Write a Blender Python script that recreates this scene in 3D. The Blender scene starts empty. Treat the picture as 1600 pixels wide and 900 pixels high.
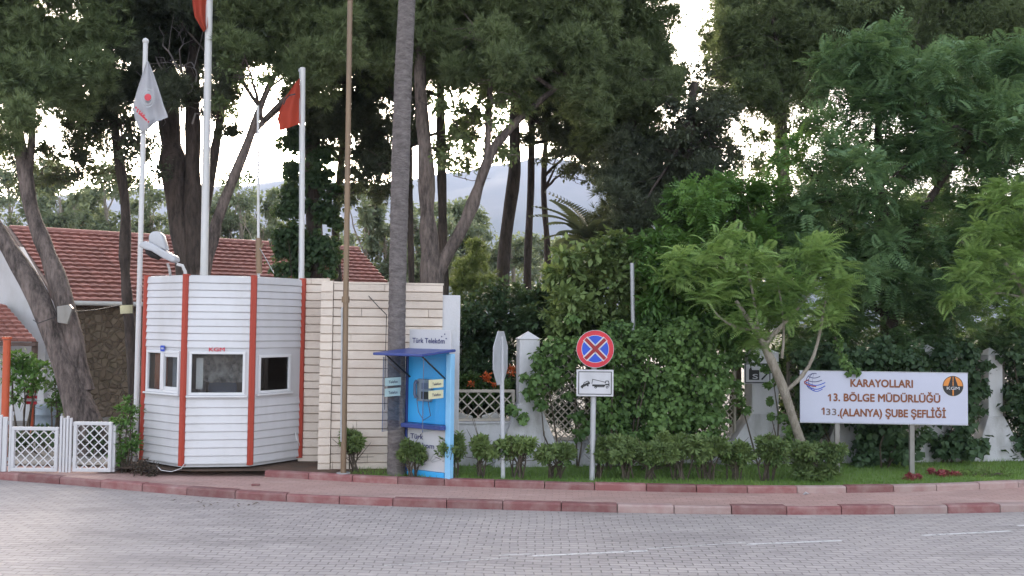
import bpy, math, random
import numpy as np
from mathutils import Matrix, Vector
R_ = math.radians
C = bpy.context.scene.collection
SC = bpy.context.scene

# ------------------------------------------------------------------ camera, sky, sun, exposure
F = 1450.0                                   # focal length in pixels of a 1600 px wide frame
CAM = Vector((0, 0, 2.7))
PITCH, ROLL = R_(2.17), R_(0.7)
cam = bpy.data.cameras.new('camera')
cam.sensor_width = 36; cam.lens = 36 * F / 1600; cam.clip_end = 20000
camo = bpy.data.objects.new('camera', cam); C.objects.link(camo)
ROT = (Matrix.Rotation(math.pi / 2 + PITCH, 3, 'X') @ Matrix.Rotation(ROLL, 3, 'Z'))
camo.matrix_world = Matrix.Translation(CAM) @ ROT.to_4x4()
SC.camera = camo

SUN_EL, SUN_AZ = R_(14), R_(-10)              # azimuth measured from +Y towards +X
w = bpy.data.worlds.new('World'); SC.world = w; w.use_nodes = True
nt = w.node_tree
sky = nt.nodes.new('ShaderNodeTexSky'); sky.sky_type = 'NISHITA'; sky.sun_disc = False
sky.sun_elevation = SUN_EL; sky.sun_rotation = SUN_AZ
sky.air_density = 1.0; sky.dust_density = 4.5; sky.ozone_density = 1.0
bg = nt.nodes['Background']; bg.inputs['Strength'].default_value = 0.15
hs_ = nt.nodes.new('ShaderNodeHueSaturation'); hs_.inputs['Saturation'].default_value = 0.50
nt.links.new(sky.outputs[0], hs_.inputs['Color']); wb = nt.nodes.new('ShaderNodeMix'); wb.data_type = 'RGBA'; wb.blend_type = 'MULTIPLY'; wb.inputs[0].default_value = 1
wb.inputs[7].default_value = (1.0, 0.95, 0.90, 1)
nt.links.new(hs_.outputs[0], wb.inputs[6]); nt.links.new(wb.outputs[2], bg.inputs['Color'])
sl = bpy.data.lights.new('sun', 'SUN'); sl.energy = 1.0; sl.angle = R_(15); sl.color = (1, 0.86, 0.7)
so = bpy.data.objects.new('sun', sl); C.objects.link(so)
sd = Vector((math.sin(SUN_AZ) * math.cos(SUN_EL), math.cos(SUN_AZ) * math.cos(SUN_EL), math.sin(SUN_EL)))
so.rotation_euler = sd.to_track_quat('Z', 'Y').to_euler()
vs = SC.view_settings
vs.view_transform = 'Standard'; vs.look = 'None'; vs.gamma = 1; vs.use_curve_mapping = False
vs.exposure = 2.75
SC.cycles.use_denoising = True
SC.cycles.max_bounces = 8; SC.cycles.transparent_max_bounces = 16

def W(px, py, Y):
    """world point at depth Y (metres in front of the camera) that the frame shows at px, py"""
    d = ROT @ Vector(((px - 800) / F, -(py - 450) / F, -1))
    return CAM + d * (Y / d.y)

def G(px, py, z):
    """world point on the level z that the frame shows at px, py"""
    d = ROT @ Vector(((px - 800) / F, -(py - 450) / F, -1))
    return CAM + d * ((z - CAM.z) / d.z)

# ------------------------------------------------------------------ materials
def nodes(name):
    m = bpy.data.materials.new(name); m.use_nodes = True
    t = m.node_tree; b = t.nodes['Principled BSDF']
    return m, t, b
def N(t, kind, **kw):
    n = t.nodes.new(kind)
    for k, v in kw.items():
        if k in n.inputs.keys() if isinstance(k, str) else False: n.inputs[k].default_value = v
        else: setattr(n, k, v)
    return n
def mixc(t, a, b, fac, blend='MIX'):
    n = t.nodes.new('ShaderNodeMix'); n.data_type = 'RGBA'; n.blend_type = blend
    for i, v in ((6, a), (7, b), (0, fac)):
        if hasattr(v, 'links') or isinstance(v, bpy.types.NodeSocket): t.links.new(v, n.inputs[i])
        elif i == 0: n.inputs[0].default_value = v
        else: n.inputs[i].default_value = (*v, 1) if len(v) == 3 else v
    return n.outputs[2]
def ramp(t, src, lo, hi):
    n = t.nodes.new('ShaderNodeMapRange'); n.inputs[1].default_value = lo; n.inputs[2].default_value = hi
    t.links.new(src, n.inputs[0]); return n.outputs[0]
def noise(t, scale, detail=4, coord='Object', stretch=None, rough=0.6):
    tc = t.nodes.new('ShaderNodeTexCoord'); n = t.nodes.new('ShaderNodeTexNoise')
    n.inputs['Scale'].default_value = scale; n.inputs['Detail'].default_value = detail
    n.inputs['Roughness'].default_value = rough
    if stretch:
        mp = t.nodes.new('ShaderNodeMapping'); mp.inputs['Scale'].default_value = stretch
        t.links.new(tc.outputs[coord], mp.inputs[0]); t.links.new(mp.outputs[0], n.inputs['Vector'])
    else: t.links.new(tc.outputs[coord], n.inputs['Vector'])
    return n.outputs[0]
def bump(t, b, h, strength, dist=0.02):
    n = t.nodes.new('ShaderNodeBump'); n.inputs['Strength'].default_value = strength; n.inputs['Distance'].default_value = dist
    t.links.new(h, n.inputs['Height']); t.links.new(n.outputs[0], b.inputs['Normal'])

def mat(name, col, rough=0.6, dirt=None, dscale=3.0, amount=0.5, bumpy=0.0, bscale=40, metal=0.0, island=0.0, stretch=None):
    """painted or plain surface with blotchy wear, fine grain and (island) a slight change from piece to piece"""
    m, t, b = nodes(name)
    dirt = dirt or tuple(c * 0.6 for c in col)
    f = ramp(t, noise(t, dscale, 6, stretch=stretch), 0.42, 0.75)
    mul = t.nodes.new('ShaderNodeMath'); mul.operation = 'MULTIPLY'; mul.inputs[1].default_value = amount
    t.links.new(f, mul.inputs[0])
    c = mixc(t, col, dirt, mul.outputs[0])
    if island:
        g = t.nodes.new('ShaderNodeNewGeometry')
        hsv = t.nodes.new('ShaderNodeHueSaturation')
        mr = t.nodes.new('ShaderNodeMapRange'); mr.inputs[3].default_value = 1 - island; mr.inputs[4].default_value = 1 + island
        t.links.new(g.outputs['Random Per Island'], mr.inputs[0]); t.links.new(mr.outputs[0], hsv.inputs['Value'])
        t.links.new(c, hsv.inputs['Color']); c = hsv.outputs[0]
    t.links.new(c, b.inputs['Base Color'])
    b.inputs['Roughness'].default_value = rough; b.inputs['Metallic'].default_value = metal
    if bumpy: bump(t, b, noise(t, bscale, 5), bumpy)
    return m

def leafmat(name, dark, light, trans=0.3, rough=0.55, nscale=0.8):
    m, t, b = nodes(name)
    g = t.nodes.new('ShaderNodeNewGeometry')
    c1 = mixc(t, dark, light, g.outputs['Random Per Island'])
    c2 = mixc(t, tuple(x * 0.75 for x in dark), light, ramp(t, noise(t, nscale, 3), 0.35, 0.65))
    c = mixc(t, c1, c2, 0.5)
    t.links.new(c, b.inputs['Base Color']); b.inputs['Roughness'].default_value = rough
    b.inputs['Specular IOR Level'].default_value = 0.3
    tr = t.nodes.new('ShaderNodeBsdfTranslucent')
    tc = mixc(t, c, (0.30, 0.36, 0.05), 0.25); t.links.new(tc, tr.inputs[0])
    ms = t.nodes.new('ShaderNodeMixShader'); ms.inputs[0].default_value = trans
    t.links.new(b.outputs[0], ms.inputs[1]); t.links.new(tr.outputs[0], ms.inputs[2])
    t.links.new(ms.outputs[0], t.nodes['Material Output'].inputs[0])
    return m

def barkmat(name, a, b_, scale=6, stretch=(1, 1, 0.25)):
    m, t, b = nodes(name)
    n1 = noise(t, scale, 8, stretch=stretch, rough=0.7); n2 = noise(t, scale * 3.5, 5, stretch=stretch, rough=0.7)
    mm = t.nodes.new('ShaderNodeMath'); mm.operation = 'MULTIPLY_ADD'; mm.inputs[1].default_value = 0.6
    t.links.new(n1, mm.inputs[0]); 
    m2 = t.nodes.new('ShaderNodeMath'); m2.operation = 'MULTIPLY'; m2.inputs[1].default_value = 0.4
    t.links.new(n2, m2.inputs[0]); t.links.new(m2.outputs[0], mm.inputs[2])
    t.links.new(mixc(t, a, b_, ramp(t, mm.outputs[0], 0.41, 0.60)), b.inputs['Base Color'])
    b.inputs['Roughness'].default_value = 0.9
    bump(t, b, mm.outputs[0], 1.0, 0.12)
    return m

def glassmat(name, tint, refl=0.12):
    m, t, b = nodes(name)
    tr = t.nodes.new('ShaderNodeBsdfTransparent'); tr.inputs[0].default_value = (*tint, 1)
    gl = t.nodes.new('ShaderNodeBsdfGlossy'); gl.inputs['Roughness'].default_value = 0.03
    fr = t.nodes.new('ShaderNodeLayerWeight'); fr.inputs[0].default_value = 0.25
    ad = t.nodes.new('ShaderNodeMath'); ad.operation = 'MULTIPLY_ADD'; ad.inputs[1].default_value = 0.6; ad.inputs[2].default_value = refl
    t.links.new(fr.outputs['Fresnel'], ad.inputs[0])
    ms = t.nodes.new('ShaderNodeMixShader')
    ge = t.nodes.new('ShaderNodeNewGeometry'); iv = t.nodes.new('ShaderNodeMath'); iv.operation = 'SUBTRACT'; iv.inputs[0].default_value = 1
    t.links.new(ge.outputs['Backfacing'], iv.inputs[1]); mb_ = t.nodes.new('ShaderNodeMath'); mb_.operation = 'MULTIPLY'
    t.links.new(iv.outputs[0], mb_.inputs[0]); t.links.new(ad.outputs[0], mb_.inputs[1])     # reflect at the front surface only
    t.links.new(mb_.outputs[0], ms.inputs[0]); t.links.new(tr.outputs[0], ms.inputs[1]); t.links.new(gl.outputs[0], ms.inputs[2])
    t.links.new(ms.outputs[0], t.nodes['Material Output'].inputs[0])
    return m

def paving(name, col_a, col_b, mortar, bw, bh, gap, ang=0.0, patch=(0.2, 0.17, 0.17), pamt=0.5, bstr=0.7):
    m, t, b = nodes(name)
    tc = t.nodes.new('ShaderNodeTexCoord'); mp = t.nodes.new('ShaderNodeMapping'); mp.inputs['Rotation'].default_value[2] = ang
    t.links.new(tc.outputs['Object'], mp.inputs[0])
    wob = t.nodes.new('ShaderNodeTexNoise'); wob.inputs['Scale'].default_value = 0.9; wob.inputs['Detail'].default_value = 2
    t.links.new(mp.outputs[0], wob.inputs['Vector'])
    vm = t.nodes.new('ShaderNodeVectorMath'); vm.operation = 'MULTIPLY_ADD'; vm.inputs[1].default_value = (0.16, 0.16, 0)
    t.links.new(wob.outputs['Color'], vm.inputs[0]); t.links.new(mp.outputs[0], vm.inputs[2])
    br = t.nodes.new('ShaderNodeTexBrick')
    br.inputs['Color1'].default_value = (*col_a, 1); br.inputs['Color2'].default_value = (*col_b, 1); br.inputs['Mortar'].default_value = (*mortar, 1)
    br.inputs['Scale'].default_value = 1; br.inputs['Brick Width'].default_value = bw; br.inputs['Row Height'].default_value = bh
    br.inputs['Mortar Size'].default_value = gap; br.inputs['Mortar Smooth'].default_value = 0.4
    t.links.new(vm.outputs[0], br.inputs['Vector'])
    f1 = ramp(t, noise(t, 0.35, 6), 0.4, 0.7)
    mu = t.nodes.new('ShaderNodeMath'); mu.operation = 'MULTIPLY'; mu.inputs[1].default_value = pamt; t.links.new(f1, mu.inputs[0])
    c = mixc(t, br.outputs['Color'], patch, mu.outputs[0])
    c = mixc(t, c, tuple(x * 0.5 for x in patch), ramp(t, noise(t, 0.9, 7, stretch=(0.35, 1.3, 1), rough=0.7), 0.48, 0.85))
    c = mixc(t, c, tuple(min(1, x * 1.35) for x in patch), ramp(t, noise(t, 1.7, 7, stretch=(0.5, 1.6, 1), rough=0.75), 0.53, 0.9))
    c = mixc(t, c, (0.06, 0.05, 0.05), ramp(t, noise(t, 7, 6, rough=0.75), 0.62, 1.0))
    c = mixc(t, c, (0.42, 0.38, 0.38), ramp(t, noise(t, 23, 4, rough=0.8), 0.62, 1.3))
    t.links.new(c, b.inputs['Base Color']); b.inputs['Roughness'].default_value = 0.75
    hm = t.nodes.new('ShaderNodeMath'); hm.operation = 'MULTIPLY_ADD'; hm.inputs[1].default_value = -1.0
    t.links.new(br.outputs['Fac'], hm.inputs[0])
    h2 = t.nodes.new('ShaderNodeMath'); h2.operation = 'MULTIPLY'; h2.inputs[1].default_value = 0.9
    t.links.new(noise(t, 5, 5), h2.inputs[0]); t.links.new(h2.outputs[0], hm.inputs[2])
    bump(t, b, hm.outputs[0], bstr, 0.02)
    return m

def grassmat(name, a, b_):
    m, t, b = nodes(name)
    t.links.new(mixc(t, a, b_, ramp(t, noise(t, 2.2, 6), 0.35, 0.7)), b.inputs['Base Color']); b.inputs['Roughness'].default_value = 0.9
    return m

M = {}
M['road'] = paving('road paving', (0.42, 0.375, 0.365), (0.345, 0.31, 0.305), (0.21, 0.185, 0.18), 0.21, 0.105, 0.008, R_(2), patch=(0.39, 0.35, 0.34), bstr=0.9)
M['walk'] = paving('pavement paving', (0.46, 0.29, 0.26), (0.40, 0.25, 0.225), (0.29, 0.185, 0.165), 0.2, 0.1, 0.007, R_(3), patch=(0.45, 0.33, 0.30), pamt=0.55, bstr=0.5)
M['kerb'] = mat('kerb stone', (0.22, 0.085, 0.085), 0.8, (0.33, 0.22, 0.21), 4, 0.85, 0.5, 60, island=0.22)
M['kerb_grey'] = mat('grey kerb stone', (0.36, 0.265, 0.25), 0.8, (0.27, 0.14, 0.14), 5, 0.7, 0.5, 60, island=0.15)
M['ground'] = grassmat('earth', (0.075, 0.06, 0.04), (0.06, 0.07, 0.03))
M['yard'] = mat('yard concrete', (0.30, 0.28, 0.26), 0.9, (0.14, 0.12, 0.10), 0.8, 0.8, 0.4, 20)
M['lawn'] = grassmat('lawn', (0.11, 0.19, 0.05), (0.17, 0.25, 0.07))
M['grass'] = leafmat('grass blade', (0.12, 0.24, 0.05), (0.22, 0.34, 0.09), 0.45)
M['soil'] = mat('bare soil', (0.11, 0.065, 0.045), 0.95, (0.05, 0.04, 0.03), 3, 0.8, 0.9, 30)
M['white'] = mat('white enamel', (0.53, 0.525, 0.555), 0.45, (0.5, 0.49, 0.5), 2, 0.35, stretch=(1, 1, 0.3))
M['siding'] = mat('white siding', (0.57, 0.565, 0.60), 0.4, (0.34, 0.32, 0.31), 1.3, 0.5, island=0.03, stretch=(1, 1, 0.3))
M['red_post'] = mat('red paint', (0.36, 0.04, 0.02), 0.5, (0.34, 0.05, 0.03), 3, 0.5, stretch=(1, 1, 0.25))
M['orange'] = mat('orange paint', (0.46, 0.08, 0.028), 0.5, (0.36, 0.07, 0.03), 4, 0.5)
M['pvc'] = mat('window frame white', (0.64, 0.64, 0.67), 0.35, None, 2, 0.15)
M['stone'] = mat('cream split stone', (0.71, 0.62, 0.55), 0.85, (0.56, 0.45, 0.38), 2.5, 0.6, 0.8, 35, island=0.07)
M['mortar'] = mat('dark joint', (0.16, 0.12, 0.09), 0.9)
M['plaster'] = mat('white plaster', (0.58, 0.575, 0.61), 0.8, (0.36, 0.35, 0.34), 2.2, 0.6, 0.3, 25, stretch=(1, 1, 0.5))
M['dirtyplaster'] = mat('stained white plaster', (0.54, 0.535, 0.57), 0.85, (0.24, 0.23, 0.22), 3.0, 0.85, 0.4, 25, stretch=(1, 1, 0.4))
M['dark'] = mat('dark void', (0.02, 0.018, 0.018), 0.9)
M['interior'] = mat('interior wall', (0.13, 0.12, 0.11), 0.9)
M['glass'] = glassmat('window glass', (0.78, 0.80, 0.81), 0.06)
M['smoke'] = glassmat('booth glass', (0.80, 0.82, 0.86), 0.04)
M['clear'] = glassmat('booth glass clear', (0.90, 0.94, 0.96), 0.04)
M['galv'] = mat('galvanised steel', (0.42, 0.43, 0.46), 0.45, (0.28, 0.28, 0.3), 8, 0.5, metal=0.35)
M['post_grey'] = mat('weathered steel post', (0.25, 0.24, 0.23), 0.5, (0.15, 0.13, 0.11), 6, 0.7, metal=0.3, stretch=(1, 1, 0.3))
M['signback'] = mat('sign back grey', (0.45, 0.46, 0.50), 0.5, (0.34, 0.34, 0.36), 4, 0.5)
M['whitepole'] = mat('white pole paint', (0.58, 0.58, 0.60), 0.4, (0.45, 0.44, 0.42), 3, 0.5, stretch=(1, 1, 0.2))
M['tanpole'] = mat('weathered tan pole', (0.22, 0.15, 0.095), 0.45, (0.12, 0.09, 0.07), 4, 0.6, stretch=(1, 1, 0.15), metal=0.2)
M['blue'] = mat('dark blue paint', (0.035, 0.06, 0.24), 0.4, (0.05, 0.07, 0.2), 3, 0.4)
M['cyan'] = mat('bright blue panel', (0.05, 0.40, 0.82), 0.4, (0.04, 0.34, 0.74), 3, 0.3)
M['lightblue'] = mat('light blue post', (0.25, 0.52, 0.78), 0.4, (0.18, 0.42, 0.7), 3, 0.4)
M['navy'] = mat('navy print', (0.03, 0.035, 0.14), 0.5)
M['cream'] = mat('pale sticker', (0.68, 0.64, 0.42), 0.5)
M['palecyan'] = mat('pale sticker blue', (0.55, 0.70, 0.70), 0.5)
M['phone'] = mat('telephone grey', (0.10, 0.13, 0.22), 0.4)
M['black'] = mat('black print', (0.015, 0.015, 0.017), 0.5)
M['brown_ink'] = mat('rust brown lettering', (0.18, 0.055, 0.02), 0.5, (0.28, 0.10, 0.03), 12, 0.6)
M['grey_ink'] = mat('faded grey lettering', (0.17, 0.12, 0.11), 0.5)
M['board'] = mat('sign board white', (0.47, 0.485, 0.60), 0.35, (0.41, 0.42, 0.52), 1.5, 0.4)
M['sign_red'] = mat('sign red', (0.55, 0.022, 0.045), 0.35)
M['deep_red'] = mat('sign cross red', (0.28, 0.012, 0.02), 0.35)
M['sign_blue'] = mat('sign blue', (0.018, 0.07, 0.50), 0.35)
M['sign_white'] = mat('sign white', (0.53, 0.53, 0.57), 0.35)
M['logo_orange'] = mat('emblem orange', (0.62, 0.22, 0.04), 0.4)
M['flag_white'] = leafmat('white flag cloth', (0.50, 0.50, 0.55), (0.54, 0.54, 0.59), 0.25)
M['flag_red'] = leafmat('red flag cloth', (0.56, 0.075, 0.045), (0.60, 0.10, 0.06), 0.5)
M['roof'] = mat('red roof tile', (0.33, 0.145, 0.12), 0.8, (0.20, 0.11, 0.095), 1.0, 0.6, 0.4, 40, island=0.16)
M['rubble'] = None
M['fascia'] = mat('brown fascia', (0.10, 0.06, 0.05), 0.7)
M['barrel'] = mat('grey blue barrel', (0.22, 0.27, 0.33), 0.5, None, 4, 0.6)
M['bark'] = barkmat('pine bark', (0.05, 0.04, 0.037), (0.235, 0.187, 0.172), 5)
M['bark_dark'] = barkmat('dark pine bark', (0.032, 0.025, 0.022), (0.105, 0.08, 0.07), 5)
M['bark_grey'] = barkmat('grey smooth bark', (0.22, 0.19, 0.15), (0.38, 0.34, 0.29), 8)
M['palm'] = barkmat('palm trunk', (0.14, 0.12, 0.12), (0.27, 0.24, 0.235), 5, (1, 1, 2.6))
M['dry'] = mat('dry leaves', (0.22, 0.17, 0.13), 0.9, (0.12, 0.10, 0.08), 9, 0.8)
M['twig'] = barkmat('twig', (0.06, 0.045, 0.035), (0.15, 0.12, 0.09), 10)
M['deadwood'] = mat('dead grey wood', (0.26, 0.23, 0.23), 0.9)
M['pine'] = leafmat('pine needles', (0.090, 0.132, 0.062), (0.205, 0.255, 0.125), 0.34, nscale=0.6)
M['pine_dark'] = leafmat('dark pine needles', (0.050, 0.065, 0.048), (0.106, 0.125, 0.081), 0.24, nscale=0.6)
M['acacia'] = leafmat('dark feather foliage', (0.069, 0.150, 0.075), (0.181, 0.288, 0.125), 0.34)
M['jacaranda'] = leafmat('bright feather foliage', (0.16, 0.29, 0.08), (0.34, 0.48, 0.16), 0.4)
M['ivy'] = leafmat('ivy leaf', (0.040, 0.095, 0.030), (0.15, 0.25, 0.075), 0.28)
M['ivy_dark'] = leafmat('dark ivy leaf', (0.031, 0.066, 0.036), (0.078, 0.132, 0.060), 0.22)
M['shrub'] = leafmat('shrub leaf', (0.086, 0.144, 0.057), (0.241, 0.322, 0.115), 0.32)
M['loquat'] = leafmat('glossy green leaf', (0.066, 0.156, 0.042), (0.156, 0.288, 0.072), 0.3, 0.4)
M['eucalypt'] = leafmat('grey green leaf', (0.121, 0.160, 0.110), (0.253, 0.297, 0.198), 0.4)
M['sapling'] = leafmat('young pine', (0.10, 0.15, 0.045), (0.20, 0.25, 0.09), 0.3)
M['petal_orange'] = mat('orange petals', (0.62, 0.13, 0.03), 0.6)
M['petal_red'] = mat('red leaves', (0.24, 0.035, 0.045), 0.6, (0.10, 0.06, 0.04), 10, 0.7)
M['plastic'] = mat('white plastic', (0.70, 0.69, 0.68), 0.4)
M['curtain'] = mat('rust curtain', (0.34, 0.13, 0.075), 0.9, None, 9, 0.6)
M['hill'] = mat('forested hill', (0.07, 0.09, 0.06), 0.95, (0.14, 0.13, 0.11), 0.004, 0.8)

def rubblemat():
    m, t, b = nodes('rubble stone')
    tc = t.nodes.new('ShaderNodeTexCoord')
    v = t.nodes.new('ShaderNodeTexVoronoi'); v.inputs['Scale'].default_value = 6.5; v.inputs['Randomness'].default_value = 1
    v2 = t.nodes.new('ShaderNodeTexVoronoi'); v2.feature = 'DISTANCE_TO_EDGE'; v2.inputs['Scale'].default_value = 6.5
    for x in (v, v2): t.links.new(tc.outputs['Object'], x.inputs['Vector'])
    hs = t.nodes.new('ShaderNodeSeparateColor'); t.links.new(v.outputs['Color'], hs.inputs[0])
    c = mixc(t, (0.12, 0.085, 0.06), (0.22, 0.17, 0.125), hs.outputs[0])
    c = mixc(t, (0.17, 0.13, 0.095), c, ramp(t, v2.outputs['Distance'], 0.02, 0.09))
    c = mixc(t, c, (0.08, 0.07, 0.04), ramp(t, noise(t, 3, 5), 0.5, 0.9))
    t.links.new(c, b.inputs['Base Color']); b.inputs['Roughness'].default_value = 0.9
    bump(t, b, ramp(t, v2.outputs['Distance'], 0, 0.15), 0.8, 0.05)
    return m
M['rubble'] = rubblemat()

# ------------------------------------------------------------------ mesh helpers
class MB:
    def __init__(s): s.v, s.f, s.m, s.sm = [], [], [], []
    def add(s, vs, fs, mi=0, smooth=False):
        o = len(s.v); s.v += [tuple(p) for p in vs]
        for f in fs: s.f.append([i + o for i in f]); s.m.append(mi); s.sm.append(smooth)
    def hexa(s, p, mi=0):                    # p: 4 bottom + 4 top corners
        s.add(p, [(3, 2, 1, 0), (4, 5, 6, 7), (0, 1, 5, 4), (1, 2, 6, 5), (2, 3, 7, 6), (3, 0, 4, 7)], mi)
    def box(s, x0, x1, y0, y1, z0, z1, mi=0, fr=None):
        p = [(x0, y0, z0), (x1, y0, z0), (x1, y1, z0), (x0, y1, z0), (x0, y0, z1), (x1, y0, z1), (x1, y1, z1), (x0, y1, z1)]
        if fr: p = [fr(*q) for q in p]
        s.hexa(p, mi)
    def tube(s, pts, rads, n=8, mi=0, cap=True, smooth=True):
        pts = [Vector(p) for p in pts]
        if not hasattr(rads, '__len__'): rads = [rads] * len(pts)
        rings = []; ref = None
        for i, p in enumerate(pts):
            d = (pts[min(i + 1, len(pts) - 1)] - pts[max(i - 1, 0)]).normalized()
            if ref is None: ref = d.orthogonal().normalized()
            ref = (ref - d * ref.dot(d)).normalized(); q = d.cross(ref)
            rings.append([p + (ref * math.cos(a) + q * math.sin(a)) * rads[i] for a in [2 * math.pi * k / n for k in range(n)]])
        vs = [v for r in rings for v in r]; fs = []
        for i in range(len(rings) - 1):
            for k in range(n):
                a, b = i * n + k, i * n + (k + 1) % n
                fs.append((a, b, b + n, a + n))
        s.add(vs, fs, mi, smooth)
        if cap:
            s.add(rings[0], [tuple(reversed(range(n)))], mi); s.add(rings[-1], [tuple(range(n))], mi)
    def poly(s, pts, fr, n0, n1, mi=0):      # 2-D outline extruded from n0 to n1 in the frame (u, n, z)
        k = len(pts)
        vs = [fr(u, n0, z) for u, z in pts] + [fr(u, n1, z) for u, z in pts]
        fs = [tuple(range(k)), tuple(reversed(range(k, 2 * k)))] + [(i + k, (i + 1) % k + k, (i + 1) % k, i) for i in range(k)]
        s.add(vs, fs, mi)
    def disc(s, u, z, r, fr, n0, n1, k=40, mi=0, ry=None):
        s.poly([(u + r * math.cos(2 * math.pi * i / k), z + (ry or r) * math.sin(2 * math.pi * i / k)) for i in range(k)], fr, n0, n1, mi)
    def ring(s, u, z, r0, r1, fr, n0, n1, k=40, mi=0, a0=0, a1=2 * math.pi, e=1.0):
        for i in range(k):
            a, b = a0 + (a1 - a0) * i / k, a0 + (a1 - a0) * (i + 1) / k
            s.poly([(u + e * r0 * math.cos(a), z + r0 * math.sin(a)), (u + e * r1 * math.cos(a), z + r1 * math.sin(a)),
                    (u + e * r1 * math.cos(b), z + r1 * math.sin(b)), (u + e * r0 * math.cos(b), z + r0 * math.sin(b))], fr, n0, n1, mi)
    def stroke(s, pts, wd, fr, n0, n1, mi=0):
        for (a, b), (c, d) in zip(pts, pts[1:]):
            L = math.hypot(c - a, d - b) or 1e-6; x, y = (c - a) / L * wd / 2, (d - b) / L * wd / 2
            s.poly([(a - y - x * .5, b + x - y * .5), (c - y + x * .5, d + x + y * .5), (c + y + x * .5, d - x + y * .5), (a + y - x * .5, b - x - y * .5)], fr, n0, n1, mi)
    def build(s, name, mats, parent=None, fixn=True):
        me = bpy.data.meshes.new(name); me.from_pydata(s.v, [], s.f)
        for m in (mats if isinstance(mats, (list, tuple)) else [mats]): me.materials.append(m)
        me.polygons.foreach_set('material_index', s.m); me.polygons.foreach_set('use_smooth', s.sm)
        me.update()
        o = bpy.data.objects.new(name, me); C.objects.link(o)
        if fixn:
            import bmesh
            bm = bmesh.new(); bm.from_mesh(me); bmesh.ops.recalc_face_normals(bm, faces=bm.faces); bm.to_mesh(me); bm.free()
        if parent: child(o, parent)
        return o

def world(o):
    return (world(o.parent) @ o.matrix_parent_inverse if o.parent else Matrix.Identity(4)) @ o.matrix_basis
def child(o, p):
    o.parent = p
    o.matrix_parent_inverse = world(p).inverted()
def bevel(o, wd=0.008, seg=2):
    m = o.modifiers.new('bevel', 'BEVEL'); m.width = wd; m.segments = seg; m.limit_method = 'ANGLE'
    return o
def tag(o, label=None, cat=None, group=None, kind=None):
    if label: o['label'] = label
    if cat: o['category'] = cat
    if group: o['group'] = group
    if kind: o['kind'] = kind
    return o
def thing(name, loc, label, cat, group=None):
    o = bpy.data.objects.new(name, None); o.empty_display_size = 0.2; C.objects.link(o); o.location = loc
    return tag(o, label, cat, group)
def frame(o, ang):
    """local frame: u along the face (to the viewer's right), n out of the face towards the viewer, z up"""
    ux, uy = math.cos(ang), math.sin(ang)
    return lambda u, n, z: (o[0] + ux * u + uy * n, o[1] + uy * u - ux * n, o[2] + z)

def text(s, fr, u, n, z, height, width, m, parent, name='lettering', bold=0.02, align='CENTER'):
    """raised lettering: capitals of the given height, the line fitted to the given width"""
    cu = bpy.data.curves.new('txt', 'FONT'); cu.body = s; cu.size = 1; cu.extrude = 0.0; cu.offset = 0.0
    cu.resolution_u = 3
    t = bpy.data.objects.new('txt', cu); C.objects.link(t)
    dg = bpy.context.evaluated_depsgraph_get(); dg.update()
    me = bpy.data.meshes.new_from_object(t.evaluated_get(dg))
    bpy.data.objects.remove(t)
    co = np.empty(len(me.vertices) * 3); me.vertices.foreach_get('co', co); co = co.reshape(-1, 3)
    x0, x1 = co[:, 0].min(), co[:, 0].max()
    sx = width / (x1 - x0); sz = height / 0.73
    faces = [tuple(p.vertices) for p in me.polygons]; bpy.data.meshes.remove(me)
    mb = MB(); k = 5 if bold > .008 else 1
    for c in range(k):                     # strokes thickened sideways in layers a fraction of a millimetre apart
        a = 2 * math.pi * c / k; du, dz = (bold * height * 1.4 * math.cos(a), bold * height * 1.4 * math.sin(a)) if k > 1 else (0, 0)
        mb.add([fr(u + (x - (x0 + x1) / 2) * sx + du, n + .0005 * c, z + y * sz + dz) for x, y, _ in co], faces)
    o = mb.build(name, m, None, False)
    if parent: child(o, parent)
    return o

def lattice(mb, fr, u0, u1, z0, z1, step, wd, n0, mi=0):
    """two crossing layers of diagonal laths clipped to the rectangle"""
    H = z1 - z0
    for sgn, n in ((1, n0), (-1, n0 + 0.006)):
        k = u0 - H
        while k < u1:
            a, b = k, k + H                 # u at bottom and top
            za, zb = z0, z1
            ua, ub = (a, b) if sgn > 0 else (b, a)
            pts = [(ua, z0), (ub, z1)]
            # clip
            (x1_, y1_), (x2_, y2_) = pts
            if x1_ > x2_: (x1_, y1_), (x2_, y2_) = (x2_, y2_), (x1_, y1_)
            if x2_ > u0 and x1_ < u1:
                if x1_ < u0: y1_ += (y2_ - y1_) * (u0 - x1_) / (x2_ - x1_); x1_ = u0
                if x2_ > u1: y2_ = y1_ + (y2_ - y1_) * (u1 - x1_) / (x2_ - x1_); x2_ = u1
                if x2_ - x1_ > 0.02:
                    mb.stroke([(x1_, y1_), (x2_, y2_)], wd, fr, n, n + 0.005, mi)
            k += step

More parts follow.
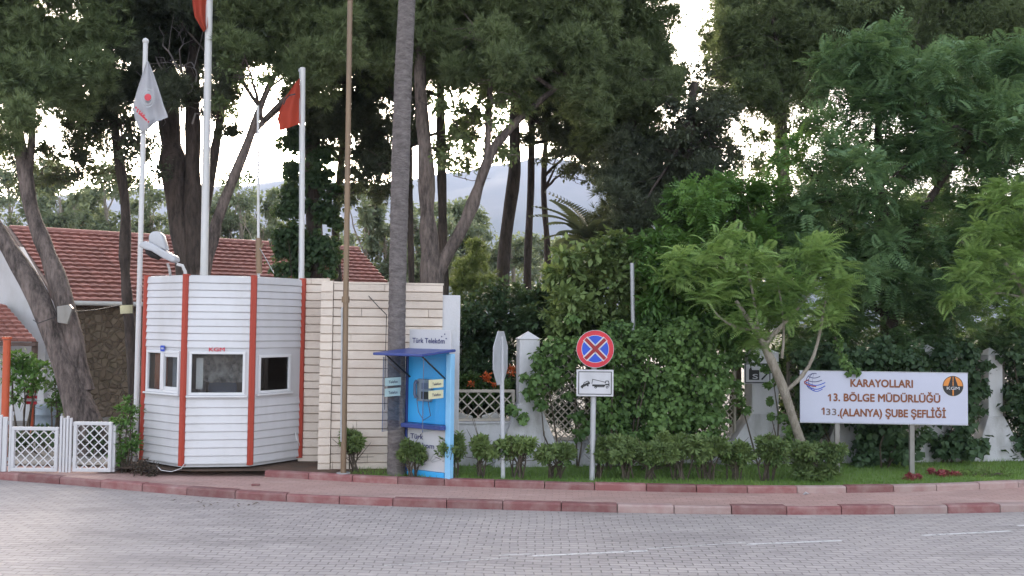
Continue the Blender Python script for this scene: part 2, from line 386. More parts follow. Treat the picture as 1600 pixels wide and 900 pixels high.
# ------------------------------------------------------------------ foliage helpers
rng = np.random.default_rng(7)
DK = 2.6                                     # overall leaf density
def unit(a): return a / np.maximum(np.linalg.norm(a, axis=-1, keepdims=True), 1e-9)
def frames(d, up):
    x = unit(d); y = unit(np.cross(up, x)); z = np.cross(x, y)
    return np.stack([x, y, z], axis=-1)
def tm_leaf(wd=0.30, droop=0.10):
    v = np.array([(0, 0, 0), (.45, wd, .05), (1, 0, -droop), (.45, -wd, .05)], float)
    return v, np.array([(0, 2, 1), (0, 3, 2)])
def tm_whorl(k, wd=0.24, lift=0.35):
    vs, fs = [], []
    for i in range(k):
        a = 2 * math.pi * i / k + (0.4 if i % 2 else 0); L = 1 if i % 2 else 0.8
        lf = lift if i % 2 else lift * 2
        dx, dy = math.cos(a), math.sin(a); o = len(vs)
        vs += [(0, 0, 0), (.55 * dx * L - dy * wd, .55 * dy * L + dx * wd, .55 * lf + .03), (dx * L, dy * L, lf * .7), (.55 * dx * L + dy * wd, .55 * dy * L - dx * wd, .55 * lf + .03)]
        fs += [(o, o + 2, o + 1), (o, o + 3, o + 2)]
    v = np.array(vs, float); return v[:, [2, 1, 0]] if False else v, np.array(fs)
def tm_tuft(k=8, spread=0.75, wd=0.035):
    r = np.random.default_rng(3); vs, fs = [], []
    for i in range(k):
        a = 2 * math.pi * i / k; s = spread * (0.35 + 0.65 * r.random())
        d = np.array([1, s * math.cos(a), s * math.sin(a)]); d = d / np.linalg.norm(d) * (0.75 + 0.25 * r.random())
        p = np.array([0, -math.sin(a), math.cos(a)]) * wd; o = len(vs)
        vs += [p, -p, d]; fs.append((o, o + 1, o + 2))
    return np.array(vs, float), np.array(fs)
def tm_frond(pairs=9, ll=0.32, wd=0.045, droop=0.35):
    vs, fs = [], []
    for i in range(pairs):
        t = (i + 0.6) / pairs; c = np.array([t, 0, 0.12 * math.sin(2.4 * t) - droop * t * t])
        L = ll * math.sin(math.pi * min(1, 0.25 + 0.72 * t)) ** 0.6
        for s in (1, -1):
            o = len(vs); tip = c + np.array([0.35 * L, s * L, -0.18 * L])
            mid = (c + tip) / 2; dn = np.array([wd, -s * wd * 0.35, 0.01])
            vs += [c, mid + dn, tip, mid - dn]; fs += [(o, o + 1, o + 2), (o, o + 2, o + 3)]
    o = len(vs); vs += [(0, 0.008, 0), (0, -0.008, 0), (0.6, 0, 0.1 - droop * .36)]; fs.append((o, o + 1, o + 2))
    return np.array(vs, float), np.array(fs)
def mesh_np(name, v, f, m, parent=None, smooth=False):
    me = bpy.data.meshes.new(name)
    me.vertices.add(len(v)); me.vertices.foreach_set('co', v.astype(np.float32).ravel())
    k = f.shape[1]
    me.loops.add(f.size); me.loops.foreach_set('vertex_index', f.astype(np.int32).ravel())
    me.polygons.add(len(f)); me.polygons.foreach_set('loop_start', np.arange(0, f.size, k, dtype=np.int32))
    me.update(calc_edges=True); me.materials.append(m)
    o = bpy.data.objects.new(name, me); C.objects.link(o)
    if parent: child(o, parent)
    return o
def scatter(tm, Rm, T, S):
    v, f = tm; n = len(T)
    vv = np.einsum('nij,kj->nki', Rm, v) * S[:, None, None] + T[:, None, :]
    ff = f[None] + (np.arange(n) * len(v))[:, None, None]
    return vv.reshape(-1, 3), ff.reshape(-1, 3)
def blob_points(blobs, nsub, sub, dens, squash=0.8, fill=0.55):
    """leafy clumps: every blob (x, y, z, r) is broken into smaller ragged clumps; returns points and outward directions"""
    P, O = [], []
    for x, y, z, r in blobs:
        d = unit(rng.normal(size=(nsub, 3))); rad = r * rng.uniform(0.15, 0.95, (nsub, 1))
        c = np.array([x, y, z]) + d * rad * np.array([1, 1, squash])
        rs = r * sub * rng.uniform(0.5, 1.35, nsub)
        for ci, ri in zip(c, rs):
            n = max(6, int(dens * DK * ri * ri * 12))
            ax = rng.uniform(0.65, 1.4, 3) * np.array([1, 1, 0.75])
            o = unit(rng.normal(size=(n, 3))); q = rng.uniform(fill * .8, 1.0, (n, 1)) + 0.20 * np.abs(rng.normal(size=(n, 1)))
            P.append(ci + o * q * ri * ax); O.append(o)
    return np.concatenate(P), np.concatenate(O)
def fill(poly, r, n, dy=0.8, seed=1):
    """random clumps (px, py, r_px, dy) inside an outline"""
    g_ = np.random.default_rng(seed + len(poly)); P = np.array(poly, float); lo, hi = P.min(0), P.max(0); out = []; pts = []
    tries = 0
    while len(out) < n and tries < 20000:
        tries += 1
        x, y = g_.uniform(lo, hi); ins = False
        for (x1, y1), (x2, y2) in zip(poly, poly[1:] + poly[:1]):
            if (y1 > y) != (y2 > y) and x < (x2 - x1) * (y - y1) / (y2 - y1) + x1: ins = not ins
        if not ins: continue
        if any((x - a) ** 2 + (y - b) ** 2 < (r * .55) ** 2 for a, b in pts) and tries < 12000: continue
        pts.append((x, y)); out.append((x, y, r * g_.uniform(.75, 1.25), g_.normal() * dy))
    return out
def foliage(name, blobs, m, parent, tm, size, dens, nsub=16, sub=0.36, out=0.8, up=0.25, flat=0.0, squash=0.8, fill=0.55, keep=None):
    P, O = blob_points(blobs, nsub, sub, dens, squash, fill)
    if keep is not None:
        k = keep(P); P, O = P[k], O[k]
    n = len(P)
    d = O * out + rng.normal(size=(n, 3)) * 0.55 + np.array([0, 0, up])
    d[:, 2] *= (1 - flat)
    upv = np.array([0, 0, 1.0]) + rng.normal(size=(n, 3)) * 0.35
    v, f = scatter(tm, frames(d, upv), P, size * rng.uniform(0.65, 1.25, n))
    return mesh_np(name, v, f, m, parent)
def whorls(name, blobs, m, parent, tm, size, dens, nsub=16, sub=0.36, squash=0.8, fill=0.6, upb=0.5, keep=None):
    """rosettes that face outwards (ivy, shrubs)"""
    P, O = blob_points(blobs, nsub, sub, dens, squash, fill)
    if keep is not None:
        k = keep(P); P, O = P[k], O[k]
    n = len(P)
    z = unit(O * 0.8 + rng.normal(size=(n, 3)) * 0.45 + np.array([0, -0.15, upb]))
    x = unit(np.cross(z, rng.normal(size=(n, 3)))); y = np.cross(z, x)
    v, f = scatter(tm, np.stack([x, y, z], -1), P, size * rng.uniform(0.65, 1.25, n))
    return mesh_np(name, v, f, m, parent)

def hang(name, blobs, m, parent, tm, size, dens, nsub=16, sub=0.36, squash=0.9, fill=0.6, keep=None):
    """leaves that hang with their faces outwards, as creepers do"""
    P, O = blob_points(blobs, nsub, sub, dens, squash, fill)
    n = len(P)
    z = unit(O * 0.6 + rng.normal(size=(n, 3)) * 0.5 + np.array([0, -0.35, 0.45]))
    d = rng.normal(size=(n, 3)) * 0.5 + np.array([0, -0.2, -0.9])
    x = unit(d - z * (d * z).sum(1, keepdims=True)); y = np.cross(z, x)
    v, f = scatter(tm, np.stack([x, y, z], -1), P, size * rng.uniform(0.6, 1.3, n))
    return mesh_np(name, v, f, m, parent)

def blobs_px(lst, Y):
    """(px, py, r_px[, dy]) in the frame at depth Y + dy -> (x, y, z, r)"""
    out = []
    for b in lst:
        dy = b[3] if len(b) > 3 else 0
        p = W(b[0], b[1], Y + dy); out.append((p.x, p.y, p.z, b[2] / F * (Y + dy)))
    return out
def stem(mb, lst, Y, n=10, ground=None, mi=0, dy=0.0):
    """a stem through frame points (px, py, width_px[, dy]); ground adds a flared foot at that level"""
    pts, rad = [], []
    for q in lst:
        y = Y + (q[3] if len(q) > 3 else 0)
        pts.append(W(q[0], q[1], y)); rad.append(q[2] / F * y / 2 * 0.88)
    if ground is not None:
        p0 = pts[0]; d = (pts[0] - pts[1]).normalized()
        k = (p0.z - ground) / max(0.4, -d.z if d.z < 0 else 1)
        h = p0.z - ground
        if h > 0.05:
            foot = Vector((p0.x + d.x * h * .5, p0.y + d.y * h * .5, ground - 0.1))
            pts.insert(0, foot); rad.insert(0, rad[0] * 1.15)
    # resample with wobble
    P2, R2 = [], []
    for i in range(len(pts) - 1):
        L = (pts[i + 1] - pts[i]).length; k = max(2, int(L / 0.35))
        for j in range(k):
            t = j / k; r = rad[i] * (1 - t) + rad[i + 1] * t
            q = pts[i].lerp(pts[i + 1], t)
            jit = Vector(rng.normal(size=3)) * r * 0.10
            P2.append(q + jit); R2.append(r * (1 + 0.10 * rng.normal()))
    P2.append(pts[-1]); R2.append(rad[-1])
    # smooth once
    for _ in range(2):
        P2 = [P2[0]] + [(P2[i - 1] + P2[i] * 2 + P2[i + 1]) / 4 for i in range(1, len(P2) - 1)] + [P2[-1]]
    mb.tube(P2, R2, n, mi)
    return P2, R2
def limbs(mb, src, blobs, k, r0, sag=0.15):
    """limbs from the stem point src towards clumps of the crown, each with side twigs"""
    idx = rng.permutation(len(blobs))[:k]
    for i in idx:
        b = Vector(blobs[i][:3]); a = Vector(src[int(rng.integers(len(src)))]) if not isinstance(src, Vector) else src
        mid = a.lerp(b, 0.5) + Vector((rng.normal() * .12, rng.normal() * .12, rng.normal() * .1 + sag)) * (b - a).length * 0.5
        pts = [a.lerp(mid, t / 4) for t in range(4)] + [mid.lerp(b, t / 4) for t in range(5)]
        pts = [pts[0]] + [(pts[j - 1] + pts[j] * 2 + pts[j + 1]) / 4 + Vector(rng.normal(size=3)) * 0.02 for j in range(1, len(pts) - 1)] + [pts[-1]]
        mb.tube(pts, [r0 * (1 - 0.8 * t / 8) for t in range(9)], 6)
        for _ in range(4):
            s = pts[int(rng.integers(3, 8))]; e = s + Vector(rng.normal(size=3)) * blobs[i][3] * 0.55
            mb.tube([s, s.lerp(e, .5) + Vector(rng.normal(size=3)) * .05, e], [r0 * .3, r0 * .2, r0 * .07], 4)

TUFT = tm_tuft(8, 0.8, 0.05)
FROND = tm_frond(8, 0.34, 0.05, 0.35)
FROND_FINE = tm_frond(11, 0.30, 0.036, 0.28)
LEAF = tm_leaf(0.28, 0.12)
LONGLEAF = tm_leaf(0.13, 0.2)
IVY = tm_leaf(0.44, 0.15)
ROSE5 = tm_whorl(5, 0.2, 0.25)
ROSE7 = tm_whorl(7, 0.17, 0.45)

# ================================================================== THE SETTING
Z_WALK, Z_LAWN = 0.115, 0.20
def sheet(name, pts, z, m):
    mb = MB(); mb.add([(p[0], p[1], z) for p in pts], [tuple(range(len(pts)))])
    return tag(mb.build(name, m), kind='structure')
def dens(pts, k=6):
    out = []
    for a, b in zip(pts, pts[1:]):
        for i in range(k): out.append(a.lerp(b, i / k))
    out.append(pts[-1])
    for _ in range(6): out = [out[0]] + [(out[i - 1] + out[i] * 2 + out[i + 1]) / 4 for i in range(1, len(out) - 1)] + [out[-1]]
    return out
g = MB(); g.add([(-6000, -300, -0.03), (6000, -300, -0.03), (6000, 6000, -0.03), (-6000, 6000, -0.03)], [(0, 1, 2, 3)])
tag(g.build('ground', M['ground']), kind='structure')
FK = dens([G(x, y, 0) for x, y in ((-400, 716), (-150, 735), (0, 750), (100, 757), (200, 766), (300, 775), (420, 783), (600, 791), (800, 797), (1000, 802), (1200, 804.5), (1400, 804), (1600, 800), (1800, 793), (2200, 775))])
BK = dens([G(x, y, Z_WALK) for x, y in ((413, 745), (500, 750), (600, 756), (800, 763), (1000, 768), (1150, 771), (1300, 771), (1450, 768), (1600, 762), (1800, 752), (2200, 730))])
sheet('road', [(-60, -40), (60, -40), (60, 16.2)] + [(p.x, p.y) for p in reversed(FK)] + [(-60, 16.2)], 0.0, M['road'])
sheet('pavement', [(p.x, p.y + 0.06) for p in FK] + [(13, 18), (-40, 18)], Z_WALK, M['walk'])
sheet('lawn', [(p.x, p.y + 0.05) for p in BK] + [(13, 19.5), (-3.2, 19.5)], Z_LAWN, M['lawn'])
sheet('yard', [(-40, 16.25), (-6.6, 16.25), (-4, 17.5), (-3.2, 19.4), (60, 19.4), (60, 80), (-60, 80), (-60, 16.25)], Z_WALK + 0.03, M['yard'])
sheet('soil', [(-7.0, 15.62), (-5.2, 15.35), (-3.7, 15.5), (-3.0, 15.2), (-1.4, 15.3), (-1.2, 16.6), (-3.5, 17), (-6.6, 16.8)], Z_LAWN + 0.006, M['soil'])

def kerb(name, line, z0, z1, wd, stone, label_mats, greys):
    """kerb stones laid end to end: rounded upper arris, a thin joint between stones"""
    L = [0]
    for a, b in zip(line, line[1:]): L.append(L[-1] + (b - a).length)
    def at(s):
        s = max(0, min(L[-1] - 1e-4, s))
        i = max(j for j in range(len(L)) if L[j] <= s); i = min(i, len(line) - 2)
        t = (s - L[i]) / (L[i + 1] - L[i]); p = line[i].lerp(line[i + 1], t); d = (line[i + 1] - line[i]).normalized()
        return p, Vector((-d.y, d.x, 0))
    mb = MB(); s = 0; k = 0
    while s < L[-1] - 0.2:
        e = min(L[-1], s + stone * random.uniform(0.97, 1.03)); gap = 0.007
        prof = [(0, z0), (0, z1 - 0.025), (0.012, z1 - 0.007), (0.03, z1), (wd, z1), (wd, z0)]
        off = random.uniform(-0.006, 0.006); dz = random.uniform(-0.006, 0.006)
        secs = []
        for j in range(4):
            p, n = at(s + gap + (e - s - 2 * gap) * j / 3)
            secs.append([(p.x + n.x * (a + off), p.y + n.y * (a + off), b + (dz if b > z0 else 0)) for a, b in prof])
        c = len(prof); vs = [v for q in secs for v in q]; fs = []
        for j in range(3):
            for i in range(c - 1): fs.append((j * c + i, j * c + i + 1, (j + 1) * c + i + 1, (j + 1) * c + i))
        fs += [tuple(range(c)), tuple(reversed(range(3 * c, 4 * c)))]
        px = at((s + e) / 2)[0]
        mb.add(vs, fs, 1 if greys(px.x) else 0); s = e; k += 1
    return tag(mb.build(name, [M['kerb'], M['kerb_grey']]), kind='structure')
random.seed(4)
kerb('road_kerb', FK, -0.02, 0.118, 0.16, 0.82, None, lambda x: 1.9 < x < 2.8 or (x > 3 and random.random() < .45))
kerb('lawn_kerb', BK, Z_WALK - 0.02, 0.222, 0.13, 0.78, None, lambda x: 4.7 < x < 5.4 or x > 6.2)

# worn white lines on the paving
def worn():
    m, t, b = nodes('worn white paint')
    b.inputs['Base Color'].default_value = (0.62, 0.6, 0.6, 1); b.inputs['Roughness'].default_value = 0.7
    tr = t.nodes.new('ShaderNodeBsdfTransparent'); ms = t.nodes.new('ShaderNodeMixShader')
    t.links.new(ramp(t, noise(t, 9, 6, rough=0.8), 0.50, 0.72), ms.inputs[0])
    t.links.new(b.outputs[0], ms.inputs[1]); t.links.new(tr.outputs[0], ms.inputs[2])
    t.links.new(ms.outputs[0], t.nodes['Material Output'].inputs[0]); return m
M['worn'] = worn()
mb = MB()
for (a, b, wd) in (((832, 869), (1012, 861), .06), ((1165, 851), (1315, 845), .06), ((1440, 837), (1580, 830), .06), ((1010, 858), (1165, 848), .025), ((780, 868), (835, 866), .03), ((1590, 822), (1760, 812), .06), ((600, 884), (800, 872), .02)):
    p, q = G(*a, 0), G(*b, 0); d = (q - p).normalized(); n = Vector((-d.y, d.x, 0)) * wd / 2
    mb.add([(p + n * s1)[:2] + (0.004,) for s1 in (1, -1)][:0] + [(p.x + n.x, p.y + n.y, .004), (p.x - n.x, p.y - n.y, .004), (q.x - n.x, q.y - n.y, .004), (q.x + n.x, q.y + n.y, .004)], [(0, 1, 2, 3)])
tag(mb.build('road_marking', M['worn']), kind='structure')

# hills far behind
def hills():
    mb = MB(); nx, ny = 90, 12; vs = []
    prof = [(-400, 330), (0, 312), (200, 300), (330, 292), (430, 284), (520, 285), (600, 292), (700, 272), (780, 258), (850, 246), (900, 252), (1000, 285), (1150, 320), (1400, 345), (1700, 365), (2100, 380)]
    for j in range(ny):
        t = j / (ny - 1)
        for i in range(nx):
            px = -400 + 2500 * i / (nx - 1); Y = 1500 + 1100 * t
            top = np.interp(px, [a for a, _ in prof], [b for _, b in prof])
            z = (W(px, top, 2600).z) * (t ** 0.8) + (rng.normal() * 9 * (0.2 + t) if j < ny - 1 else rng.normal() * 3)
            X = W(px, 400, 2600).x
            vs.append((X, Y + rng.normal() * 14, max(-1, z) if j else -2))
    fs = [(j * nx + i, j * nx + i + 1, (j + 1) * nx + i + 1, (j + 1) * nx + i) for j in range(ny - 1) for i in range(nx - 1)]
    mb.add(vs, fs, 0, True)
    tag(mb.build('hills', M['hill']), kind='structure')
hills()

def haze():
    mb = MB(); mb.box(-3600, 3600, -280, 3000, -1.2, 560)
    m = bpy.data.materials.new('haze'); m.use_nodes = True; t = m.node_tree
    t.nodes.remove(t.nodes['Principled BSDF']); v = t.nodes.new('ShaderNodeVolumePrincipled')
    v.inputs['Color'].default_value = (0.55, 0.66, 1.0, 1); v.inputs['Density'].default_value = 0.00024; v.inputs['Anisotropy'].default_value = 0.0
    t.links.new(v.outputs[0], t.nodes['Material Output'].inputs['Volume'])
    tag(mb.build('haze', m), 'thin bluish evening haze before the hills', 'haze', kind='stuff')
haze()

# grass blades on the strip of lawn
def grass():
    n = 42000
    x = rng.uniform(-2.6, 12.5, n)
    by = np.interp(x, [p.x for p in BK], [p.y for p in BK])
    y = by + 0.15 + (rng.random(n) ** 1.2) * 2.8
    T = np.stack([x, y, np.full(n, Z_LAWN)], 1)
    d = rng.normal(size=(n, 3)) * 0.45 + np.array([0, 0, 1.0])
    v = np.array([(0, -.07, 0), (0, .07, 0), (1, 0, .12)], float); f = np.array([(0, 1, 2)])
    vv, ff = scatter((v, f), frames(d, rng.normal(size=(n, 3))), T, rng.uniform(.03, .085, n))
    tag(mesh_np('grass', vv, ff, M['grass']), 'short green grass of the strip between fence and kerb', 'grass', kind='stuff')
grass()

# ================================================================== GUARD KIOSK
P1 = Vector((-5.45, 15.5, 0)); A0 = R_(10); SIDE = 1.1
ZB, ZT = 0.29, 3.43
octs = []
def dirv(a): return Vector((math.cos(a), math.sin(a), 0))
P2 = P1 + dirv(A0) * SIDE; P3 = P2 + dirv(A0 + R_(45)) * SIDE; P4 = P3 + dirv(A0 + R_(90)) * SIDE
P0 = P1 - dirv(A0 - R_(45)) * SIDE; Pm = P0 - dirv(A0 - R_(90)) * SIDE
kiosk = thing('guard_kiosk', (P1 + P2) * .5 + Vector((0, .9, 0)), 'white clad many sided guard kiosk with red corner posts', 'kiosk')
faces = [(Pm, A0 - R_(90), 0), (P0, A0 - R_(45), 1), (P1, A0, 2), (P2, A0 + R_(45), 3), (P3, A0 + R_(90), 0)]
WIN = {1: (0.14, 0.97, 1.50, 2.12), 2: (0.13, 0.95, 1.48, 2.12), 3: (0.16, 0.78, 1.50, 2.06)}
def siding(fr, u0, u1, z0, z1, n):
    mb = MB(); h = (z1 - z0) / n
    for i in range(n):
        a = z0 + i * h; b = a + h
        prof = [(0.0, a), (0.026, a + 0.006), (0.026, a + 0.022), (0.010, b - 0.003), (0.0, b)]
        vs = [fr(u, q, z) for u in (u0, u1) for q, z in prof]
        c = len(prof)
        mb.add(vs, [(j, j + 1, c + j + 1, c + j) for j in range(c - 1)] + [(0, c, 2 * c - 1, c - 1), tuple(range(c)), tuple(reversed(range(c, 2 * c)))])
    return mb
for o, a, kind in faces:
    fr = frame(o, a)
    if kind == 0:
        siding(fr, 0.05, SIDE - .05, ZB, ZT, 24).build('wall_panel', M['siding'], kiosk); continue
    u0, u1, z0, z1 = WIN[kind]
    siding(fr, 0.05, SIDE - .05, ZB, 1.36, 8).build('wall_panel', M['siding'], kiosk)
    siding(fr, 0.05, SIDE - .05, 2.22, ZT, 10).build('wall_panel', M['siding'], kiosk)
    mb = MB()                                        # flat white band that holds the window
    mb.box(.05, u0 - .03, -.02, .012, 1.36, 2.22, 0, fr); mb.box(u1 + .03, SIDE - .05, -.02, .012, 1.36, 2.22, 0, fr)
    mb.box(u0 - .03, u1 + .03, -.02, .012, 1.36, z0 - .03, 0, fr); mb.box(u0 - .03, u1 + .03, -.02, .012, z1 + .03, 2.22, 0, fr)
    mb.build('window_band', M['white'], kiosk)
    mb = MB(); t = .045
    mb.box(u0 - t, u1 + t, -.01, .04, z0 - t, z0, 0, fr); mb.box(u0 - t, u1 + t, -.01, .04, z1, z1 + t, 0, fr)
    mb.box(u0 - t, u0, -.01, .04, z0, z1, 0, fr); mb.box(u1, u1 + t, -.01, .04, z0, z1, 0, fr)
    mb.box(u0 - .08, u1 + .08, .0125, .07, z0 - t - .035, z0 - t - .003, 0, fr)
    if kind == 1:
        m_ = (u0 + u1) / 2
        mb.box(m_ - .035, m_ + .05, -.012, .055, z0, z1, 0, fr)
        mb.box(m_ + .05, u1, .0, .03, z1 - .06, z1, 0, fr); mb.box(m_ + .05, u1, .0, .03, z0, z0 + .06, 0, fr)
    win = bevel(mb.build('window', M['pvc'], kiosk), .006)
    mb = MB(); mb.box(u0, u1, .0, .006, z0, z1, 0, fr); mb.build('pane', M['glass'], win)
    if kind == 1:
        mb = MB(); mb.box(u0 + .02, m_ - .04, -.10, -.09, z0, z1, 0, fr); mb.build('curtain', M['curtain'], kiosk)
        mb = MB(); mb.box(m_ + .07, u1 - .1, -.14, -.12, z0, z1, 0, fr); mb.build('blind', M['barrel'], kiosk)
        mb = MB(); mb.box(m_ - .04, m_ + .07, .045, .053, z1 + .03, z1 + .13, 0, fr); pl = mb.build('plaque', M['sign_blue'], kiosk)
        pl['label'] = 'small dark blue number plaque'
        mb = MB()
        for q in range(3): mb.box(m_ - .015 + q * .024, m_ + .002 + q * .024, .053, .056, z1 + .065, z1 + .095, 0, fr)
        mb.build('plaque_marks', M['board'], pl)
    if kind == 2:
        text('KGM', fr, (u0 + u1) / 2 - .01, .06, z1 + .052, .062, .25, M['sign_red'], kiosk, 'lettering', .03)
        mb = MB(); mb.box(u0 + .05, u0 + .16, -.14, -.12, z0 + .05, z1 - .07, 0, fr); mb.build('curtain', M['plastic'], kiosk)
# corner posts
for p in (Pm, P0, P1, P2, P3, P4):
    c = (P1 + P2) * .5 + dirv(A0 + R_(90)) * 1.33
    d = (p - c).normalized(); ang = math.atan2(d.x, -d.y); fr = frame((p.x, p.y, 0), ang)
    mb = MB(); mb.poly([(-.052, -.05), (.052, -.05), (.052, .02), (.03, .05), (-.03, .05), (-.052, .02)], lambda u, n, z, fr=fr: fr(u, z, n), ZB - .02, ZT + .025)
    mb.build('corner_post', M['red_post'], kiosk)
# floor, roof, back wall, plinth
bk1 = P4 + dirv(A0 + R_(135)) * SIDE; bk0 = Pm + dirv(A0 + R_(45)) * SIDE
ring = [Pm, P0, P1, P2, P3, P4, bk1, bk0]
def prism(ps, z0, z1, sc=1.0):
    c = sum(ps, Vector()) / len(ps); mb = MB(); k = len(ps)
    q = [c + (p - c) * sc for p in ps]
    mb.add([(p.x, p.y, z0) for p in q] + [(p.x, p.y, z1) for p in q], [tuple(range(k)), tuple(range(k, 2 * k))] + [(i, (i + 1) % k, (i + 1) % k + k, i + k) for i in range(k)])
    return mb
prism(ring, ZB - .05, ZB + .02, .985).build('floor_slab', M['white'], kiosk)
prism(ring, ZT - .03, ZT + .012, .975).build('roof', M['white'], kiosk)
prism(ring, 0.05, ZB - .052, .80).build('plinth', M['soil'], kiosk)
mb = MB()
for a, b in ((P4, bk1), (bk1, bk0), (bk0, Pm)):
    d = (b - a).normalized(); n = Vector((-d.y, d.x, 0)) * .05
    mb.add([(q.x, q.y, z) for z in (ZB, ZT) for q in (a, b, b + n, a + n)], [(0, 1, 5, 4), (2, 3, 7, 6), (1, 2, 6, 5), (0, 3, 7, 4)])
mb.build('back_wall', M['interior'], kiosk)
# chair and cable
kc = (P1 + P2) * .5 + dirv(A0 + R_(90)) * .62
M['sheet'] = mat('mottled reflection grey', (0.42, 0.41, 0.40), 0.8, (0.05, 0.05, 0.05), 7, 1.0, 1.0, 9)  # blotchy greys painted in place of the reflections in the middle window
fr = frame((P1.x, P1.y, 0), A0); mb = MB()
vs = [fr(.16 + .8 * i / 30, -.42 + .07 * math.sin(i * .9 + j * .35) * math.sin(j * .6 + 1) + .02 * rng.normal(), 1.62 + .62 * j / 16) for j in range(17) for i in range(31)]
mb.add(vs, [(j * 31 + i, j * 31 + i + 1, (j + 1) * 31 + i + 1, (j + 1) * 31 + i) for j in range(16) for i in range(30)], 0, True); mb.build('reflection_sheet', M['sheet'], kiosk)  # added crumpled sheet, stands in for what the pane would reflect
ch = thing('office_chair', (kc.x, kc.y, ZB + .02), 'dark round backed office chair seen through the middle kiosk window', 'chair')
fr = frame((kc.x, kc.y, ZB + .02), A0)
mb = MB(); mb.poly([(.22 * math.cos(a) * 1.1, 1.2 + .24 * math.sin(a)) for a in [i * math.pi / 10 for i in range(20)]], fr, -.03, .03); bevel(mb.build('backrest', M['phone'], ch), .02)
mb = MB(); mb.box(-.24, .24, -.5, -.06, .48, .56, 0, fr); bevel(mb.build('seat', M['phone'], ch), .03)
mb = MB(); mb.tube([fr(0, -.28, 0.03), fr(0, -.28, .48)], .03); mb.tube([fr(0, -.08, .52), fr(0, 0, 1.0)], .02)
for k in range(5): mb.tube([fr(0, -.28, .06), fr(.27 * math.cos(k * 1.257), -.28 + .27 * math.sin(k * 1.257), .025)], .02)
mb.build('pedestal', M['black'], ch)
p = [W(245, 728, 15.35), W(252, 735, 15.3), W(268, 737, 15.3), W(283, 732, 15.35), W(288, 725, 15.45)]
mb = MB(); mb.tube(p, .007, 6); tag(mb.build('cable', M['whitepole']), 'loose white cable loop hanging under the kiosk floor', 'cable')
p = [W(462, 676, 16.3), W(463, 685, 16.22), W(467, 692, 16.25), W(468, 696, 16.35)]
mb = MB(); mb.tube(p, .009, 6); tag(mb.build('cable', M['whitepole']), 'short white cable stub curling out of the kiosk wall', 'cable')

# ================================================================== STONE WALL OF THE GATEHOUSE
def cladding(fr, u0, u1, z0, z1, mb):
    z = z0
    while z < z1 - .02:
        h = min(random.uniform(.135, .155), z1 - z); u = u0 - random.uniform(0, .5)
        if z1 - z - h < .05: h = z1 - z
        while u < u1 - .01:
            L = random.choice((.6, .9, 1.2, 1.5, 1.9)) * random.uniform(.85, 1.1)
            a, b = max(u, u0), min(u + L, u1)
            if u1 - b < .12: b = u1
            if b - a > .03:
                q = random.uniform(.020, .036); g_ = .006; c_ = .011
                p = [fr(a + .001, 0, z + g_), fr(b - .001, 0, z + g_), fr(b - .001, 0, z + h), fr(a + .001, 0, z + h)]
                r = [fr(a + .004, q, z + g_ + c_), fr(b - .004, q, z + g_ + c_), fr(b - .004, q + random.uniform(-.005, .005), z + h - c_ * .7), fr(a + .004, q + random.uniform(-.005, .005), z + h - c_ * .7)]
                mb.add(p + r, [(4, 5, 6, 7), (0, 1, 5, 4), (1, 2, 6, 5), (2, 3, 7, 6), (3, 0, 4, 7)])
            u = b
        z += h
wl = W(499, 600, 15.75); wr = W(690, 600, 16.0)
wall = thing('stone_wall', (wl.x, wl.y, 0.1), 'cream split stone wall of the gatehouse right of the kiosk', 'wall')
ang = math.atan2(wr.y - wl.y, wr.x - wl.x); Lw = math.hypot(wr.x - wl.x, wr.y - wl.y); frw = frame((wl.x, wl.y, 0), ang)
mb = MB(); mb.box(0.004, Lw - .004, -1.2, 0, .1, 3.32, 0, frw); mb.build('backing', M['mortar'], wall)
mb = MB(); cladding(frw, .21, Lw, .16, 3.335, mb); mb.build('stone_cladding', M['stone'], wall, False)
mb = MB(); cladding(lambda u, n, z: frw(u, n + .03, z), 0, .205, .16, 3.38, mb); mb.box(.002, .203, -.3, .028, .12, 3.375, 0, frw); mb.build('corner_pilaster', M['stone'], wall, False)
mb = MB(); mb.box(.21, Lw + .01, -1.2, .02, 3.338, 3.37, 0, frw); mb.build('coping', M['stone'], wall)
r0 = W(468, 600, 16.62); r1 = W(499.5, 600, 16.62); frr = frame((r0.x, r0.y, 0), 0); Lr = r1.x - r0.x + .15
mb = MB(); mb.box(0, Lr, -.9, 0, .1, 3.44, 0, frr); mb.build('backing', M['mortar'], wall)
mb = MB(); cladding(frr, 0, Lr, .16, 3.46, mb); mb.build('stone_cladding', M['stone'], wall, False)
e0 = W(688, 600, 16.03); fre = frame((e0.x, e0.y, 0), ang)
mb = MB(); mb.box(0.01, .325, -.55, .012, .1, 3.17, 0, fre); bevel(mb.build('end_pillar', M['plaster'], wall), .01)
p = [W(560, 443, 15.9), W(572, 458, 15.85), W(590, 478, 15.7), W(604, 492, 15.3)]
mb = MB(); mb.tube(p, .008, 5); p2 = [W(604, 492, 15.3), W(602, 560, 15.62), W(601, 640, 15.66)]
mb.tube(p2, .006, 5); tag(mb.build('cable', M['black']), 'thin dark cable sagging from the stone wall top to the palm', 'cable')

